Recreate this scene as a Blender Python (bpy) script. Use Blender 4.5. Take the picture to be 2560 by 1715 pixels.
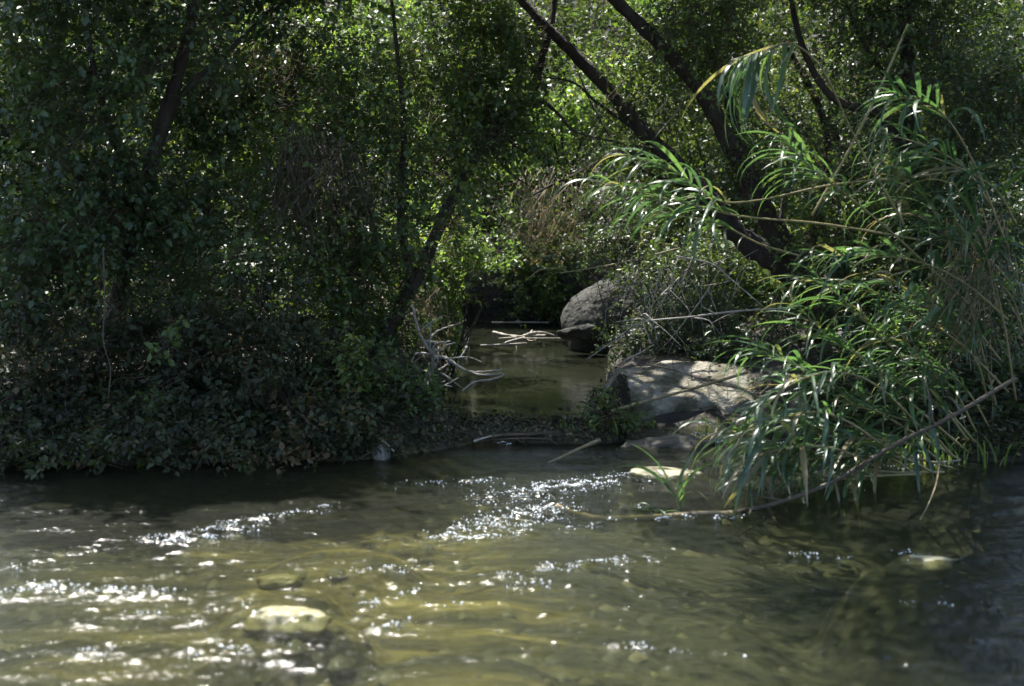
import bpy, bmesh, math, random
import numpy as np
from mathutils import Vector, Matrix, noise as mnoise

R = math.radians
scene = bpy.context.scene
for o in list(bpy.data.objects): bpy.data.objects.remove(o)
COL = scene.collection

# ------------------------------------------------------------------ camera, sky, sun, exposure
CAM_Z, PITCH, FPX, W0, H0 = 1.6, R(5.1), 3333.0, 2560.0, 1715.0
cd = bpy.data.cameras.new('camera'); cam = bpy.data.objects.new('camera', cd); COL.objects.link(cam)
cam.location = (0, 0, CAM_Z); cam.rotation_euler = (R(90) - PITCH, 0, 0)
cd.sensor_width = 36; cd.lens = FPX / W0 * 36; cd.clip_end = 500; cd.clip_start = 0.05
cd.dof.use_dof = True; cd.dof.focus_distance = 11.8; cd.dof.aperture_fstop = 2.0
scene.camera = cam

SUN_EL, SUN_AZ = R(61), R(-28)           # azimuth from +Y towards +X
SDIR = np.array([math.sin(SUN_AZ) * math.cos(SUN_EL), math.cos(SUN_AZ) * math.cos(SUN_EL), math.sin(SUN_EL)])
world = bpy.data.worlds.new('World'); scene.world = world; world.use_nodes = True
nt = world.node_tree; nt.nodes.clear()
sky = nt.nodes.new('ShaderNodeTexSky'); sky.sky_type = 'NISHITA'; sky.sun_disc = False
sky.sun_elevation = SUN_EL; sky.sun_rotation = SUN_AZ; sky.air_density = 1.0; sky.dust_density = 1.5
bg = nt.nodes.new('ShaderNodeBackground'); bg.inputs['Strength'].default_value = 0.13
wo = nt.nodes.new('ShaderNodeOutputWorld')
nt.links.new(sky.outputs[0], bg.inputs[0]); nt.links.new(bg.outputs[0], wo.inputs[0])
sl = bpy.data.lights.new('sun', 'SUN'); sun = bpy.data.objects.new('sun', sl); COL.objects.link(sun)
sl.energy = 4.8; sl.angle = R(0.53); sl.color = (1.0, 0.97, 0.90)
sun.rotation_euler = Vector(-SDIR).to_track_quat('-Z', 'Y').to_euler(); sun.location = (0, 0, 20)
vs = scene.view_settings
vs.view_transform = 'Standard'; vs.look = 'None'; vs.gamma = 1; vs.use_curve_mapping = False; vs.exposure = 1.48
scene.cycles.max_bounces = 4; scene.cycles.diffuse_bounces = 2; scene.cycles.glossy_bounces = 2
scene.cycles.transmission_bounces = 4; scene.cycles.transparent_max_bounces = 6
scene.cycles.sample_clamp_indirect = 3.0; scene.cycles.caustics_reflective = False; scene.cycles.caustics_refractive = False
scene.cycles.use_denoising = True; scene.cycles.use_light_tree = False; scene.cycles.use_adaptive_sampling = True; scene.cycles.adaptive_threshold = 0.03

# ------------------------------------------------------------------ helpers
SP, CP = math.sin(PITCH), math.cos(PITCH)
def at(px, py, Y):
    """point at depth Y (metres in front of the camera) seen at photograph pixel (px, py)"""
    a = (px - W0 / 2) / FPX; b = -(py - H0 / 2) / FPX
    d = np.array([a, CP + b * SP, -SP + b * CP])
    return np.array([0, 0, CAM_Z]) + d * (Y / d[1])
def on_z(px, py, z):
    a = (px - W0 / 2) / FPX; b = -(py - H0 / 2) / FPX
    d = np.array([a, CP + b * SP, -SP + b * CP])
    return np.array([0, 0, CAM_Z]) + d * ((z - CAM_Z) / d[2])
def unit(v): return v / (np.linalg.norm(v, axis=-1, keepdims=True) + 1e-9)

_P = np.random.RandomState(7).permutation(512); _P = np.concatenate([_P, _P])
_G = np.random.RandomState(8).uniform(0, 2 * math.pi, 512); _GX, _GY = np.cos(_G), np.sin(_G)
def perlin(x, y, seed=0):
    x = np.asarray(x, float); y = np.asarray(y, float)
    xi = np.floor(x).astype(int); yi = np.floor(y).astype(int); xf = x - xi; yf = y - yi
    u = xf ** 3 * (xf * (xf * 6 - 15) + 10); v = yf ** 3 * (yf * (yf * 6 - 15) + 10)
    def g(dx, dy):
        h = _P[(_P[(xi + dx + seed * 37) & 511] + yi + dy) & 511]
        return _GX[h] * (xf - dx) + _GY[h] * (yf - dy)
    a = g(0, 0); b = g(1, 0); c = g(0, 1); d = g(1, 1)
    return (a + u * (b - a)) + v * ((c + u * (d - c)) - (a + u * (b - a)))
def sstep(a, b, x):
    t = np.clip((x - a) / (b - a), 0, 1); return t * t * (3 - 2 * t)

def mesh_np(name, verts, faces, mat, smooth=False, tint=None):
    """faces: list of int arrays (N,3) / (N,4)"""
    me = bpy.data.meshes.new(name)
    verts = np.ascontiguousarray(verts, dtype=np.float32)
    faces = [np.asarray(f, dtype=np.int32) for f in faces if len(f)]
    idx = np.concatenate([f.ravel() for f in faces]); cnt = np.concatenate([np.full(len(f), f.shape[1], np.int32) for f in faces])
    st = np.concatenate([[0], np.cumsum(cnt)[:-1]]).astype(np.int32)
    me.vertices.add(len(verts)); me.vertices.foreach_set('co', verts.ravel())
    me.loops.add(len(idx)); me.loops.foreach_set('vertex_index', idx)
    me.polygons.add(len(cnt)); me.polygons.foreach_set('loop_start', st); me.polygons.foreach_set('loop_total', cnt)
    if smooth: me.polygons.foreach_set('use_smooth', np.ones(len(cnt), bool))
    if tint is not None:
        a = me.attributes.new('tint', 'FLOAT', 'FACE'); a.data.foreach_set('value', np.ascontiguousarray(tint, dtype=np.float32))
    me.update(calc_edges=True)
    if mat: me.materials.append(mat)
    return me
def thing(name, label, cat, loc, group=None):
    o = bpy.data.objects.new(name, None); COL.objects.link(o); o.location = loc; o.empty_display_size = 0.1
    tag(o, label, cat, group); return o
def tag(o, label=None, cat=None, group=None, kind=None):
    if label: o['label'] = label
    if cat: o['category'] = cat
    if group: o['group'] = group
    if kind: o['kind'] = kind
    return o
def link(name, me, parent=None, loc=None, kind=None):
    o = bpy.data.objects.new(name, me); COL.objects.link(o)
    if parent: o.parent = parent
    if loc is not None: o.location = loc
    if kind: o['kind'] = kind
    return o

def catmull(pts, n):
    pts = np.asarray(pts, float)
    P = np.vstack([2 * pts[0] - pts[1], pts, 2 * pts[-1] - pts[-2]]); out = []
    for i in range(1, len(P) - 2):
        t = np.linspace(0, 1, n, endpoint=False)[:, None]; a, b, c, d = P[i - 1], P[i], P[i + 1], P[i + 2]
        out.append(.5 * (2 * b + (c - a) * t + (2 * a - 5 * b + 4 * c - d) * t ** 2 + (3 * b - a - 3 * c + d) * t ** 3))
    out.append(pts[-1][None]); return np.vstack(out)
class MB:
    def __init__(s): s.v = []; s.q = []; s.t = []; s.n = 0
    def tube(s, pts, r0, r1, sides=6, n=4, knob=0.0, rng=None, power=1.0):
        c = catmull(pts, n) if len(pts) > 1 else np.asarray(pts)
        m = len(c); T = unit(np.gradient(c, axis=0)); ref = np.array([.13, .31, .94])
        if abs(T[0] @ ref) > .93: ref = np.array([1., .1, 0])
        A = unit(np.cross(T, ref)); B = np.cross(T, A)
        rad = r0 + (r1 - r0) * np.linspace(0, 1, m) ** power
        ang = np.linspace(0, 2 * math.pi, sides, endpoint=False)
        rr = rad[:, None] * np.ones((1, sides))
        if knob and rng is not None: rr = rr * (1 + rng.normal(0, knob, rr.shape)) * (1 + rng.normal(0, knob, (m, 1)))
        V = c[:, None, :] + rr[..., None] * (np.cos(ang)[None, :, None] * A[:, None, :] + np.sin(ang)[None, :, None] * B[:, None, :])
        i = np.arange(m - 1)[:, None] * sides; j = np.arange(sides)[None, :]; k = (j + 1) % sides
        s.q.append((np.stack([i + j, i + k, i + sides + k, i + sides + j], -1).reshape(-1, 4)) + s.n)
        V = V.reshape(-1, 3); ends = np.array([c[0], c[-1]]); s.v.append(np.vstack([V, ends]))
        b = s.n + m * sides; jj = np.arange(sides); kk = (jj + 1) % sides
        s.t.append(np.stack([np.full(sides, b), s.n + kk, s.n + jj], -1))
        s.t.append(np.stack([np.full(sides, b + 1), s.n + (m - 1) * sides + jj, s.n + (m - 1) * sides + kk], -1))
        s.n += len(V) + 2; return c
    def build(s, name, mat, parent=None, kind=None, smooth=True):
        off = np.array(parent.location) if parent else 0
        me = mesh_np(name, np.vstack(s.v) - off, [np.vstack(s.q), np.vstack(s.t)], mat, smooth)
        return link(name, me, parent, kind=kind)

# ------------------------------------------------------------------ materials
def newmat(name):
    m = bpy.data.materials.new(name); m.use_nodes = True; t = m.node_tree; t.nodes.clear()
    out = t.nodes.new('ShaderNodeOutputMaterial'); return m, t, out
def N(t, typ, **kw):
    n = t.nodes.new(typ)
    for k, v in kw.items():
        if k in n.inputs: n.inputs[k].default_value = v
        else: setattr(n, k, v)
    return n
def ramp(t, stops):
    r = t.nodes.new('ShaderNodeValToRGB'); e = r.color_ramp.elements
    while len(e) < len(stops): e.new(.5)
    for k, (p, c) in enumerate(stops): e[k].position = p; e[k].color = (*c, 1)
    return r
def leaf_mat(name, stops, trans=.38, rough=.42, tcol=(1.5, 1.45, .6), spec=.5):
    m, t, out = newmat(name)
    at_ = N(t, 'ShaderNodeAttribute', attribute_name='tint'); r = ramp(t, stops); t.links.new(at_.outputs['Fac'], r.inputs[0])
    p = N(t, 'ShaderNodeBsdfPrincipled', Roughness=rough); p.inputs['Specular IOR Level'].default_value = spec
    t.links.new(r.outputs[0], p.inputs['Base Color'])
    mul = N(t, 'ShaderNodeMix', data_type='RGBA', blend_type='MULTIPLY'); mul.inputs['Factor'].default_value = 1
    mul.inputs['B'].default_value = (*tcol, 1); t.links.new(r.outputs[0], mul.inputs['A'])
    tr = N(t, 'ShaderNodeBsdfTranslucent'); t.links.new(mul.outputs['Result'], tr.inputs[0])
    mx = N(t, 'ShaderNodeMixShader'); mx.inputs[0].default_value = trans
    t.links.new(p.outputs[0], mx.inputs[1]); t.links.new(tr.outputs[0], mx.inputs[2]); t.links.new(mx.outputs[0], out.inputs[0])
    return m
def noise_mat(name, stops, scale=8, detail=8, rough=.85, bump=.4, bscale=None, stretch=(1, 1, 1), spec=.3, dist=.02):
    m, t, out = newmat(name)
    tc = N(t, 'ShaderNodeTexCoord'); mp = N(t, 'ShaderNodeMapping'); mp.inputs['Scale'].default_value = stretch
    t.links.new(tc.outputs['Object'], mp.inputs[0])
    n = N(t, 'ShaderNodeTexNoise', Scale=scale, Detail=detail, Roughness=.62); t.links.new(mp.outputs[0], n.inputs['Vector'])
    r = ramp(t, stops); t.links.new(n.outputs[0], r.inputs[0])
    p = N(t, 'ShaderNodeBsdfPrincipled', Roughness=rough); p.inputs['Specular IOR Level'].default_value = spec
    t.links.new(r.outputs[0], p.inputs['Base Color'])
    n2 = N(t, 'ShaderNodeTexNoise', Scale=bscale or scale * 3, Detail=6); t.links.new(mp.outputs[0], n2.inputs['Vector'])
    b = N(t, 'ShaderNodeBump', Strength=bump, Distance=dist); t.links.new(n2.outputs[0], b.inputs['Height']); t.links.new(b.outputs[0], p.inputs['Normal'])
    t.links.new(p.outputs[0], out.inputs[0]); return m

M = {}
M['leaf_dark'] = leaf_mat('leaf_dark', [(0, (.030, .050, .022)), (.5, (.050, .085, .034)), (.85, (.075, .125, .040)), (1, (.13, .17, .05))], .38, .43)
M['leaf_shade'] = leaf_mat('leaf_shade', [(0, (.022, .026, .014)), (.45, (.034, .046, .022)), (.8, (.05, .068, .026)), (.92, (.09, .06, .032)), (1, (.12, .085, .045))], .33, .5, spec=.3)  # leaf colours darkened to carry the bank's shade; last stops are dead brown leaves
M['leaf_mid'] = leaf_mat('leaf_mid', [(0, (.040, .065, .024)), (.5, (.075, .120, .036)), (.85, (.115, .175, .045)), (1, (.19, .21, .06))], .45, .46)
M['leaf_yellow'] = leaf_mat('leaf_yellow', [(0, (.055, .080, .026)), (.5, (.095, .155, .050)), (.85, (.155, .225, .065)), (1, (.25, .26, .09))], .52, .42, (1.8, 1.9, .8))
M['leaf_dry'] = leaf_mat('leaf_dry', [(0, (.09, .075, .04)), (.5, (.18, .15, .085)), (1, (.32, .28, .18))], .3, .6, (1.3, 1.1, .7), .2)
M['moss'] = leaf_mat('moss', [(0, (.035, .045, .018)), (.6, (.06, .075, .026)), (1, (.12, .10, .05))], .3, .6, spec=.3)
M['bark'] = noise_mat('bark', [(.25, (.018, .014, .011)), (.6, (.045, .035, .027)), (.85, (.09, .075, .058))], 9, stretch=(1, 1, .25), bump=.9, dist=.03)
M['twig'] = noise_mat('twig', [(.3, (.05, .038, .028)), (.7, (.11, .085, .06))], 30)
M['deadwood'] = noise_mat('deadwood', [(.25, (.16, .135, .105)), (.55, (.36, .32, .27)), (.8, (.52, .48, .42))], 14, bump=.6)
M['wetwood'] = noise_mat('wetwood', [(.25, (.045, .034, .024)), (.6, (.10, .075, .05)), (.85, (.2, .15, .09))], 10, rough=.55, bump=.7)
M['drystem'] = noise_mat('drystem', [(.3, (.12, .09, .05)), (.7, (.30, .24, .15))], 12)
M['rock_pale'] = noise_mat('rock_pale', [(.3, (.03, .03, .018)), (.44, (.10, .09, .055)), (.57, (.23, .21, .165)), (.75, (.36, .34, .29))], 5.5, bump=.9, bscale=14, dist=.05)
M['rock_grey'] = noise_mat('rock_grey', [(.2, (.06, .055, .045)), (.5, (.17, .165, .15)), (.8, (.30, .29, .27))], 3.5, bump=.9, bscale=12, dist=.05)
M['rock_wet'] = noise_mat('rock_wet', [(.2, (.14, .115, .05)), (.5, (.30, .26, .13)), (.8, (.5, .45, .28))], 6, rough=.5, bump=.7, bscale=16, dist=.03)
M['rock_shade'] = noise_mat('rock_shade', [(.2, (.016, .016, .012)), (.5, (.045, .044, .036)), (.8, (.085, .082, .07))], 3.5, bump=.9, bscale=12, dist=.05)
M['rock_dark'] = noise_mat('rock_dark', [(.2, (.03, .027, .02)), (.5, (.07, .062, .046)), (.8, (.13, .12, .09))], 5, rough=.5, bump=.8, bscale=14, dist=.04)
M['rock_cream'] = noise_mat('rock_cream', [(.2, (.15, .13, .07)), (.5, (.30, .27, .17)), (.8, (.48, .44, .33))], 7, rough=.5, bump=.7, bscale=18, dist=.02)

M['rock_pale2'] = noise_mat('rock_awash', [(.3, (.13, .115, .055)), (.48, (.27, .24, .13)), (.7, (.42, .38, .25))], 9, rough=.4, bump=.6, bscale=24, dist=.015)
def cane_leaf_mat():
    m, t, out = newmat('cane_leaf')
    oi = N(t, 'ShaderNodeObjectInfo'); r = ramp(t, [(0, (.055, .105, .054)), (.5, (.085, .155, .07)), (.86, (.12, .20, .075)), (.92, (.22, .20, .10)), (1, (.30, .23, .13))])
    t.links.new(oi.outputs['Random'], r.inputs[0])
    tc = N(t, 'ShaderNodeTexCoord'); mp = N(t, 'ShaderNodeMapping'); mp.inputs['Scale'].default_value = (3, 260, 3); t.links.new(tc.outputs['Object'], mp.inputs[0])
    n = N(t, 'ShaderNodeTexNoise', Scale=1.0, Detail=3); t.links.new(mp.outputs[0], n.inputs['Vector'])
    mul = N(t, 'ShaderNodeMix', data_type='RGBA', blend_type='MULTIPLY'); mul.inputs['Factor'].default_value = .5
    t.links.new(r.outputs[0], mul.inputs['A']); t.links.new(n.outputs[0], mul.inputs['B'])
    p = N(t, 'ShaderNodeBsdfPrincipled', Roughness=.36); t.links.new(mul.outputs['Result'], p.inputs['Base Color'])
    p.inputs['Specular IOR Level'].default_value = .95
    m2 = N(t, 'ShaderNodeMix', data_type='RGBA', blend_type='MULTIPLY'); m2.inputs['Factor'].default_value = 1; m2.inputs['B'].default_value = (1.35, 1.5, .8, 1)
    t.links.new(r.outputs[0], m2.inputs['A'])
    tr = N(t, 'ShaderNodeBsdfTranslucent'); t.links.new(m2.outputs['Result'], tr.inputs[0])
    mx = N(t, 'ShaderNodeMixShader'); mx.inputs[0].default_value = .42
    t.links.new(p.outputs[0], mx.inputs[1]); t.links.new(tr.outputs[0], mx.inputs[2]); t.links.new(mx.outputs[0], out.inputs[0]); return m
M['cane_leaf'] = cane_leaf_mat()
M['cane_stem'] = noise_mat('cane_stem', [(.3, (.14, .13, .05)), (.7, (.30, .24, .12))], 6, rough=.5, bump=.2)

def ground_mat():
    m, t, out = newmat('soil_and_bed')
    tc = N(t, 'ShaderNodeTexCoord')
    n = N(t, 'ShaderNodeTexNoise', Scale=5, Detail=9, Roughness=.65); t.links.new(tc.outputs['Object'], n.inputs['Vector'])
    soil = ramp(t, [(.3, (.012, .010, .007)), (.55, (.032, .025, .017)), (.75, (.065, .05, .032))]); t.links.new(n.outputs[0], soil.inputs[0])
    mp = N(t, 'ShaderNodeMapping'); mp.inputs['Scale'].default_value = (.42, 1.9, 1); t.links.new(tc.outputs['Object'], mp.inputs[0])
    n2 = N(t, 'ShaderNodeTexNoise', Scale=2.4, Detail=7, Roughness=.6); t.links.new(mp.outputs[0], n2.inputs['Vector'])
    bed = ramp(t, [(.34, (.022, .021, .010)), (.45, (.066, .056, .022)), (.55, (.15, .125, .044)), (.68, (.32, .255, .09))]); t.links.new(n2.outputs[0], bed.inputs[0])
    bed_shade = ramp(t, [(.34, (.010, .011, .007)), (.5, (.028, .028, .016)), (.72, (.075, .070, .036))]); t.links.new(n2.outputs[0], bed_shade.inputs[0])  # dark bed tone painted in for shaded, deep water
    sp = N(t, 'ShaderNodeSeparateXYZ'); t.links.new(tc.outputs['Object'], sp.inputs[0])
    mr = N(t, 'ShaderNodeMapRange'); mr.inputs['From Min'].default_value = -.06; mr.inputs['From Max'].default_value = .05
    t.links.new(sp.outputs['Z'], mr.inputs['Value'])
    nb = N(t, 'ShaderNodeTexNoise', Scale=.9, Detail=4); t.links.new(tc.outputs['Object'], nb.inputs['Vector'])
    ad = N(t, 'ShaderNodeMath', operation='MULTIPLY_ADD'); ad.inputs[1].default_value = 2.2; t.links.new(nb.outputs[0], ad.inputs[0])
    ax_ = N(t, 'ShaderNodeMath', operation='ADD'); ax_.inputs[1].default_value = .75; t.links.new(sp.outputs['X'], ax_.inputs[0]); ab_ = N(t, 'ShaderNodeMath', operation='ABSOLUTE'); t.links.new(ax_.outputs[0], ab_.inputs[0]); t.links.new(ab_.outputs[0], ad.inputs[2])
    ms = N(t, 'ShaderNodeMapRange'); ms.inputs['From Min'].default_value = 1.2; ms.inputs['From Max'].default_value = 2.5; t.links.new(ad.outputs[0], ms.inputs['Value'])  # bed kept golden where the water looks sunlit, painted darker to both sides
    mb_ = N(t, 'ShaderNodeMix', data_type='RGBA'); t.links.new(ms.outputs[0], mb_.inputs['Factor']); t.links.new(bed.outputs[0], mb_.inputs['A']); t.links.new(bed_shade.outputs[0], mb_.inputs['B'])
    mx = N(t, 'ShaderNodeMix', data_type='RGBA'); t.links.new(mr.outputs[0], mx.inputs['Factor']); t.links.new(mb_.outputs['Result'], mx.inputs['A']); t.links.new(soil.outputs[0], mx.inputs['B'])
    p = N(t, 'ShaderNodeBsdfPrincipled', Roughness=.85); t.links.new(mx.outputs['Result'], p.inputs['Base Color'])
    v = N(t, 'ShaderNodeTexVoronoi', Scale=14); t.links.new(tc.outputs['Object'], v.inputs['Vector'])
    b = N(t, 'ShaderNodeBump', Strength=.7, Distance=.03); t.links.new(v.outputs['Distance'], b.inputs['Height']); t.links.new(b.outputs[0], p.inputs['Normal'])
    t.links.new(p.outputs[0], out.inputs[0]); return m
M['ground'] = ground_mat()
def water_mat(name, tint, rough, bscale, bstr, murk=.5, mcol=(.12, .11, .06)):
    """clear water that lets the sun reach the bed, clouded by fine sediment, with a Fresnel mirror on top"""
    m, t, out = newmat(name)
    tc = N(t, 'ShaderNodeTexCoord'); mp = N(t, 'ShaderNodeMapping'); mp.inputs['Scale'].default_value = (.7, 1.3, 1); t.links.new(tc.outputs['Object'], mp.inputs[0])
    n = N(t, 'ShaderNodeTexNoise', Scale=bscale, Detail=4, Roughness=.55); t.links.new(mp.outputs[0], n.inputs['Vector'])
    b = N(t, 'ShaderNodeBump', Strength=bstr, Distance=.02); t.links.new(n.outputs[0], b.inputs['Height'])
    fr = N(t, 'ShaderNodeFresnel', IOR=1.33); t.links.new(b.outputs[0], fr.inputs['Normal'])
    tr = N(t, 'ShaderNodeBsdfTransparent'); tr.inputs[0].default_value = (*tint, 1)
    df = N(t, 'ShaderNodeBsdfDiffuse'); df.inputs[0].default_value = (*mcol, 1)
    mm = N(t, 'ShaderNodeMixShader'); mm.inputs[0].default_value = murk; t.links.new(tr.outputs[0], mm.inputs[1]); t.links.new(df.outputs[0], mm.inputs[2])
    g = N(t, 'ShaderNodeBsdfGlossy', Roughness=rough); t.links.new(b.outputs[0], g.inputs['Normal'])
    mx = N(t, 'ShaderNodeMixShader'); t.links.new(fr.outputs[0], mx.inputs[0]); t.links.new(mm.outputs[0], mx.inputs[1]); t.links.new(g.outputs[0], mx.inputs[2])
    t.links.new(mx.outputs[0], out.inputs['Surface'])
    return m
M['river'] = water_mat('river_water', (.74, .77, .58), .14, 30, .45, .22, (.032, .035, .020))
M['pool'] = water_mat('pool_water', (.46, .50, .40), .05, 10, .10, .5, (.034, .038, .024))
def foam_mat():
    m, t, out = newmat('foam'); p = N(t, 'ShaderNodeBsdfPrincipled', Roughness=.25); p.inputs['Base Color'].default_value = (.82, .84, .84, 1)
    t.links.new(p.outputs[0], out.inputs[0]); return m
M['foam'] = foam_mat()

# ------------------------------------------------------------------ terrain and water
BX = [-60, -6, -3, -1.2, -.8, -.35, 0, .72, 1.0, 1.9, 2.3, 3.0, 6, 60]
BYV = [8.3, 8.6, 8.75, 8.95, 9.15, 9.55, 9.75, 9.75, 10.5, 10.5, 9.4, 8.9, 8.7, 8.3]
POOL_Z = .10
MOUND = [(*on_z(720, 1520, 0)[:2], -.045, .42), (*on_z(705, 1437, 0)[:2], -.07, .35), (*on_z(2300, 1390, 0)[:2], -.075, .40), (*on_z(1665, 1166, 0)[:2], -.03, .45), (*on_z(1150, 1600, 0)[:2], -.12, .5), (*on_z(850, 1340, 0)[:2], -.11, .5)]
def bank_y(x): return np.interp(x, BX, BYV) + .12 * perlin(x * 1.7, x * 0 + 3.3, 2)
def cx(y): return .012 * y + .12 * np.sin(y * .45 + .6) - .02
def hw(y): return np.interp(y, [9, 9.8, 12, 20], [.36, .44, .55, .75])
def terrain(x, y):
    d = y - bank_y(x)
    depth = np.interp(x, [-6, -2, 0, 1.2, 2.5, 6], [.24, .20, .24, .42, .6, .6])
    bed = -.03 * sstep(0, .06, -d) - (depth - .03) * sstep(0, .7, -d) + .05 * perlin(x * 1.6, y * 2.4, 4) * sstep(.1, .8, -d) + .025 * perlin(x * 5, y * 7, 5) * sstep(.1, .8, -d)
    for mx, my, mz, mr in MOUND: bed = np.maximum(bed, -.6 + (mz + .6) * np.exp(-(((x - mx) / mr) ** 2 + ((y - my) / mr) ** 2) ** 2 * .5))
    land = .34 * (1 - np.exp(-np.maximum(d, 0) / .45)) + .06 * np.maximum(d, 0) + .5 * sstep(20.5, 24, y) + .42 * np.maximum(y - 23, 0)
    land = land + .09 * perlin(x * 1.1, y * 1.1, 6) * sstep(0, .8, d) + .04 * perlin(x * 4, y * 4, 7) * sstep(0, .4, d)
    z = np.where(d < 0, bed, land)
    ax = np.abs(x - cx(y)); h = hw(y)
    chan = -.14 + .5 * sstep(h, h + .4, ax) + 9 * sstep(20.2, 21.2, y) + 9 * sstep(h + .4, h + 1.2, ax)
    z = np.where(y > 9.8, np.minimum(z, chan), z)
    dam = (POOL_Z + .035 + .03 * perlin(x * 5, y * 5, 9)) * sstep(9.64, 9.78, y) * (1 - sstep(9.88, 10.1, y)) * (1 - sstep(.75, .9, ax))
    lip = (POOL_Z + .07) * sstep(h + .02, h + .14, ax) * (1 - sstep(h + .3, h + .42, ax)) * sstep(9.65, 9.8, y) * (1 - sstep(11, 11.6, y))
    z = np.maximum(z, np.where(dam > .02, dam, -9)); z = np.maximum(z, np.where(lip > .02, lip, -9))
    near = .25 * (1 - sstep(.8, 2.6, y)); return np.where(y < 2.6, np.maximum(z, -.3 + near / .25 * .5), z)
def grid(xs, ys, zf):
    X, Y = np.meshgrid(xs, ys); Z = zf(X, Y); v = np.stack([X, Y, Z], -1).reshape(-1, 3)
    nx, ny = len(xs), len(ys); i = (np.arange(ny - 1)[:, None] * nx + np.arange(nx - 1)[None, :]).ravel()
    return v, np.stack([i, i + 1, i + nx + 1, i + nx], -1)
xs = np.concatenate([np.linspace(-90, -7, 24)[:-1], np.linspace(-7, 7, 240), np.linspace(7, 90, 24)[1:]])
ys = np.concatenate([np.linspace(-30, 1, 16)[:-1], np.linspace(1, 8.5, 110)[:-1], np.linspace(8.5, 12, 90)[:-1], np.linspace(12, 26, 90), np.linspace(26, 120, 24)[1:]])
v, f = grid(xs, ys, terrain)
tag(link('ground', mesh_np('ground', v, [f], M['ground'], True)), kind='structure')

def riffle(x, y):
    """0..1 where the water breaks: lines running from near left to far right"""
    r = 0
    for px, py, px2, py2, w, s in RIFF:
        a = on_z(px, py, 0)[:2]; b = on_z(px2, py2, 0)[:2]; ab = b - a
        t = np.clip(((x - a[0]) * ab[0] + (y - a[1]) * ab[1]) / (ab @ ab), 0, 1)
        q = np.hypot(x - a[0] - t * ab[0], (y - a[1] - t * ab[1])) / w
        r = np.maximum(r, s * np.exp(-q * q))
    return r
RIFF = [(10, 1490, 130, 1470, .10, .9), (20, 1420, 120, 1400, .05, .6), (650, 1535, 760, 1545, .05, .9), (1300, 1225, 1480, 1205, .14, 1), (1120, 1345, 1290, 1335, .1, .9), (1400, 1330, 1560, 1300, .08, .5), (1050, 1350, 1150, 1345, .06, .6), (230, 1370, 430, 1340, .10, .5), (430, 1350, 640, 1305, .12, 1), (640, 1305, 830, 1265, .08, .8), (1000, 1215, 1260, 1200, .10, .8),
        (1160, 1335, 1400, 1270, .19, 1), (1280, 1300, 1380, 1270, .15, 1), (440, 1355, 520, 1335, .13, 1), (1250, 1250, 1560, 1195, .22, .95), (1550, 1190, 1700, 1185, .15, .7), (1560, 1260, 1620, 1275, .12, .5), (110, 1470, 400, 1490, .10, .95), (330, 1530, 640, 1520, .07, .5),
        (870, 1430, 1080, 1420, .08, .7), (920, 1515, 1040, 1480, .05, .8), (1080, 1515, 1200, 1510, .06, .7), (1250, 1430, 1350, 1470, .12, .7), (1340, 1425, 1620, 1400, .09, .9),
        (940, 1575, 1020, 1560, .05, .8), (450, 1630, 700, 1620, .08, .75), (200, 1635, 280, 1640, .05, .7), (1540, 1615, 1620, 1622, .06, .7), (1640, 1628, 1930, 1640, .07, .55), (1980, 1385, 2110, 1400, .07, .6),
        (2260, 1510, 2480, 1515, .06, .5), (1640, 1300, 1870, 1295, .06, .9), (1720, 1090, 1830, 1088, .10, .8), (2200, 1170, 2400, 1160, .08, .7), (1790, 1110, 1960, 1105, .1, .7), (1210, 1112, 1280, 1112, .05, .8), (1960, 1180, 2200, 1190, .1, .5), (1900, 1220, 2200, 1230, .1, .35), (2250, 1385, 2330, 1400, .08, .5)]
N_FOAM = len(RIFF); _rr = random.Random(12)
for _k in range(110):
    _x = _rr.uniform(140, 2460); _y = _rr.uniform(1370, 1680)
    if _x > 1700 and _rr.random() < .6: continue
    _l = _rr.uniform(15, 120); RIFF.append((_x, _y, _x + _l, _y - _l * _rr.uniform(-.05, .25), _rr.uniform(.013, .026), _rr.uniform(.5, .8)))
def river_z(x, y):
    xr = x * .99 + y * .14; yr = -x * .14 + y * .99
    rf = riffle(x, y)
    rf = np.clip(rf + .7 * np.clip(perlin(x * 2.3, y * 5.5, 18) - .2, 0, 1), 0, 1)
    z = .012 * perlin(xr * 1.3, yr * 4.2, 11) + .007 * perlin(xr * 4, yr * 9.5, 12) + .0024 * perlin(x * 13, y * 19, 13) + .0006 * perlin(x * 31, y * 37, 17)
    z = z + rf * (.020 * perlin(x * 7, y * 10, 14) + .020 * perlin(x * 17, y * 19, 15) + .011 * perlin(x * 32, y * 34, 16) + .012)
    return z
xs = np.concatenate([np.linspace(-7, -3.3, 60)[:-1], np.linspace(-3.3, 3.3, 520), np.linspace(3.3, 7, 60)[1:]])
ys = np.concatenate([np.linspace(1.2, 4.4, 50)[:-1], np.linspace(4.4, 7.8, 250)[:-1], np.linspace(7.8, 11.2, 130)])
v, f = grid(xs, ys, river_z)
tag(link('river_water', mesh_np('river_water', v, [f], M['river'], True)), kind='structure')
def pool_grid():
    s = np.linspace(-1, 1, 50); ys = np.linspace(9.82, 20.9, 220)
    S, Y = np.meshgrid(s, ys); X = cx(Y) + S * (hw(Y) + .22)
    Z = POOL_Z + .0016 * perlin(X * 3, Y * 6, 21) + .0008 * perlin(X * 9, Y * 14, 22)
    v = np.stack([X, Y, Z], -1).reshape(-1, 3); i = (np.arange(219)[:, None] * 50 + np.arange(49)[None, :]).ravel()
    return v, np.stack([i, i + 1, i + 51, i + 50], -1)
v, f = pool_grid()
tag(link('pool_water', mesh_np('pool_water', v, [f], M['pool'], True)), kind='structure')

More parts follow.
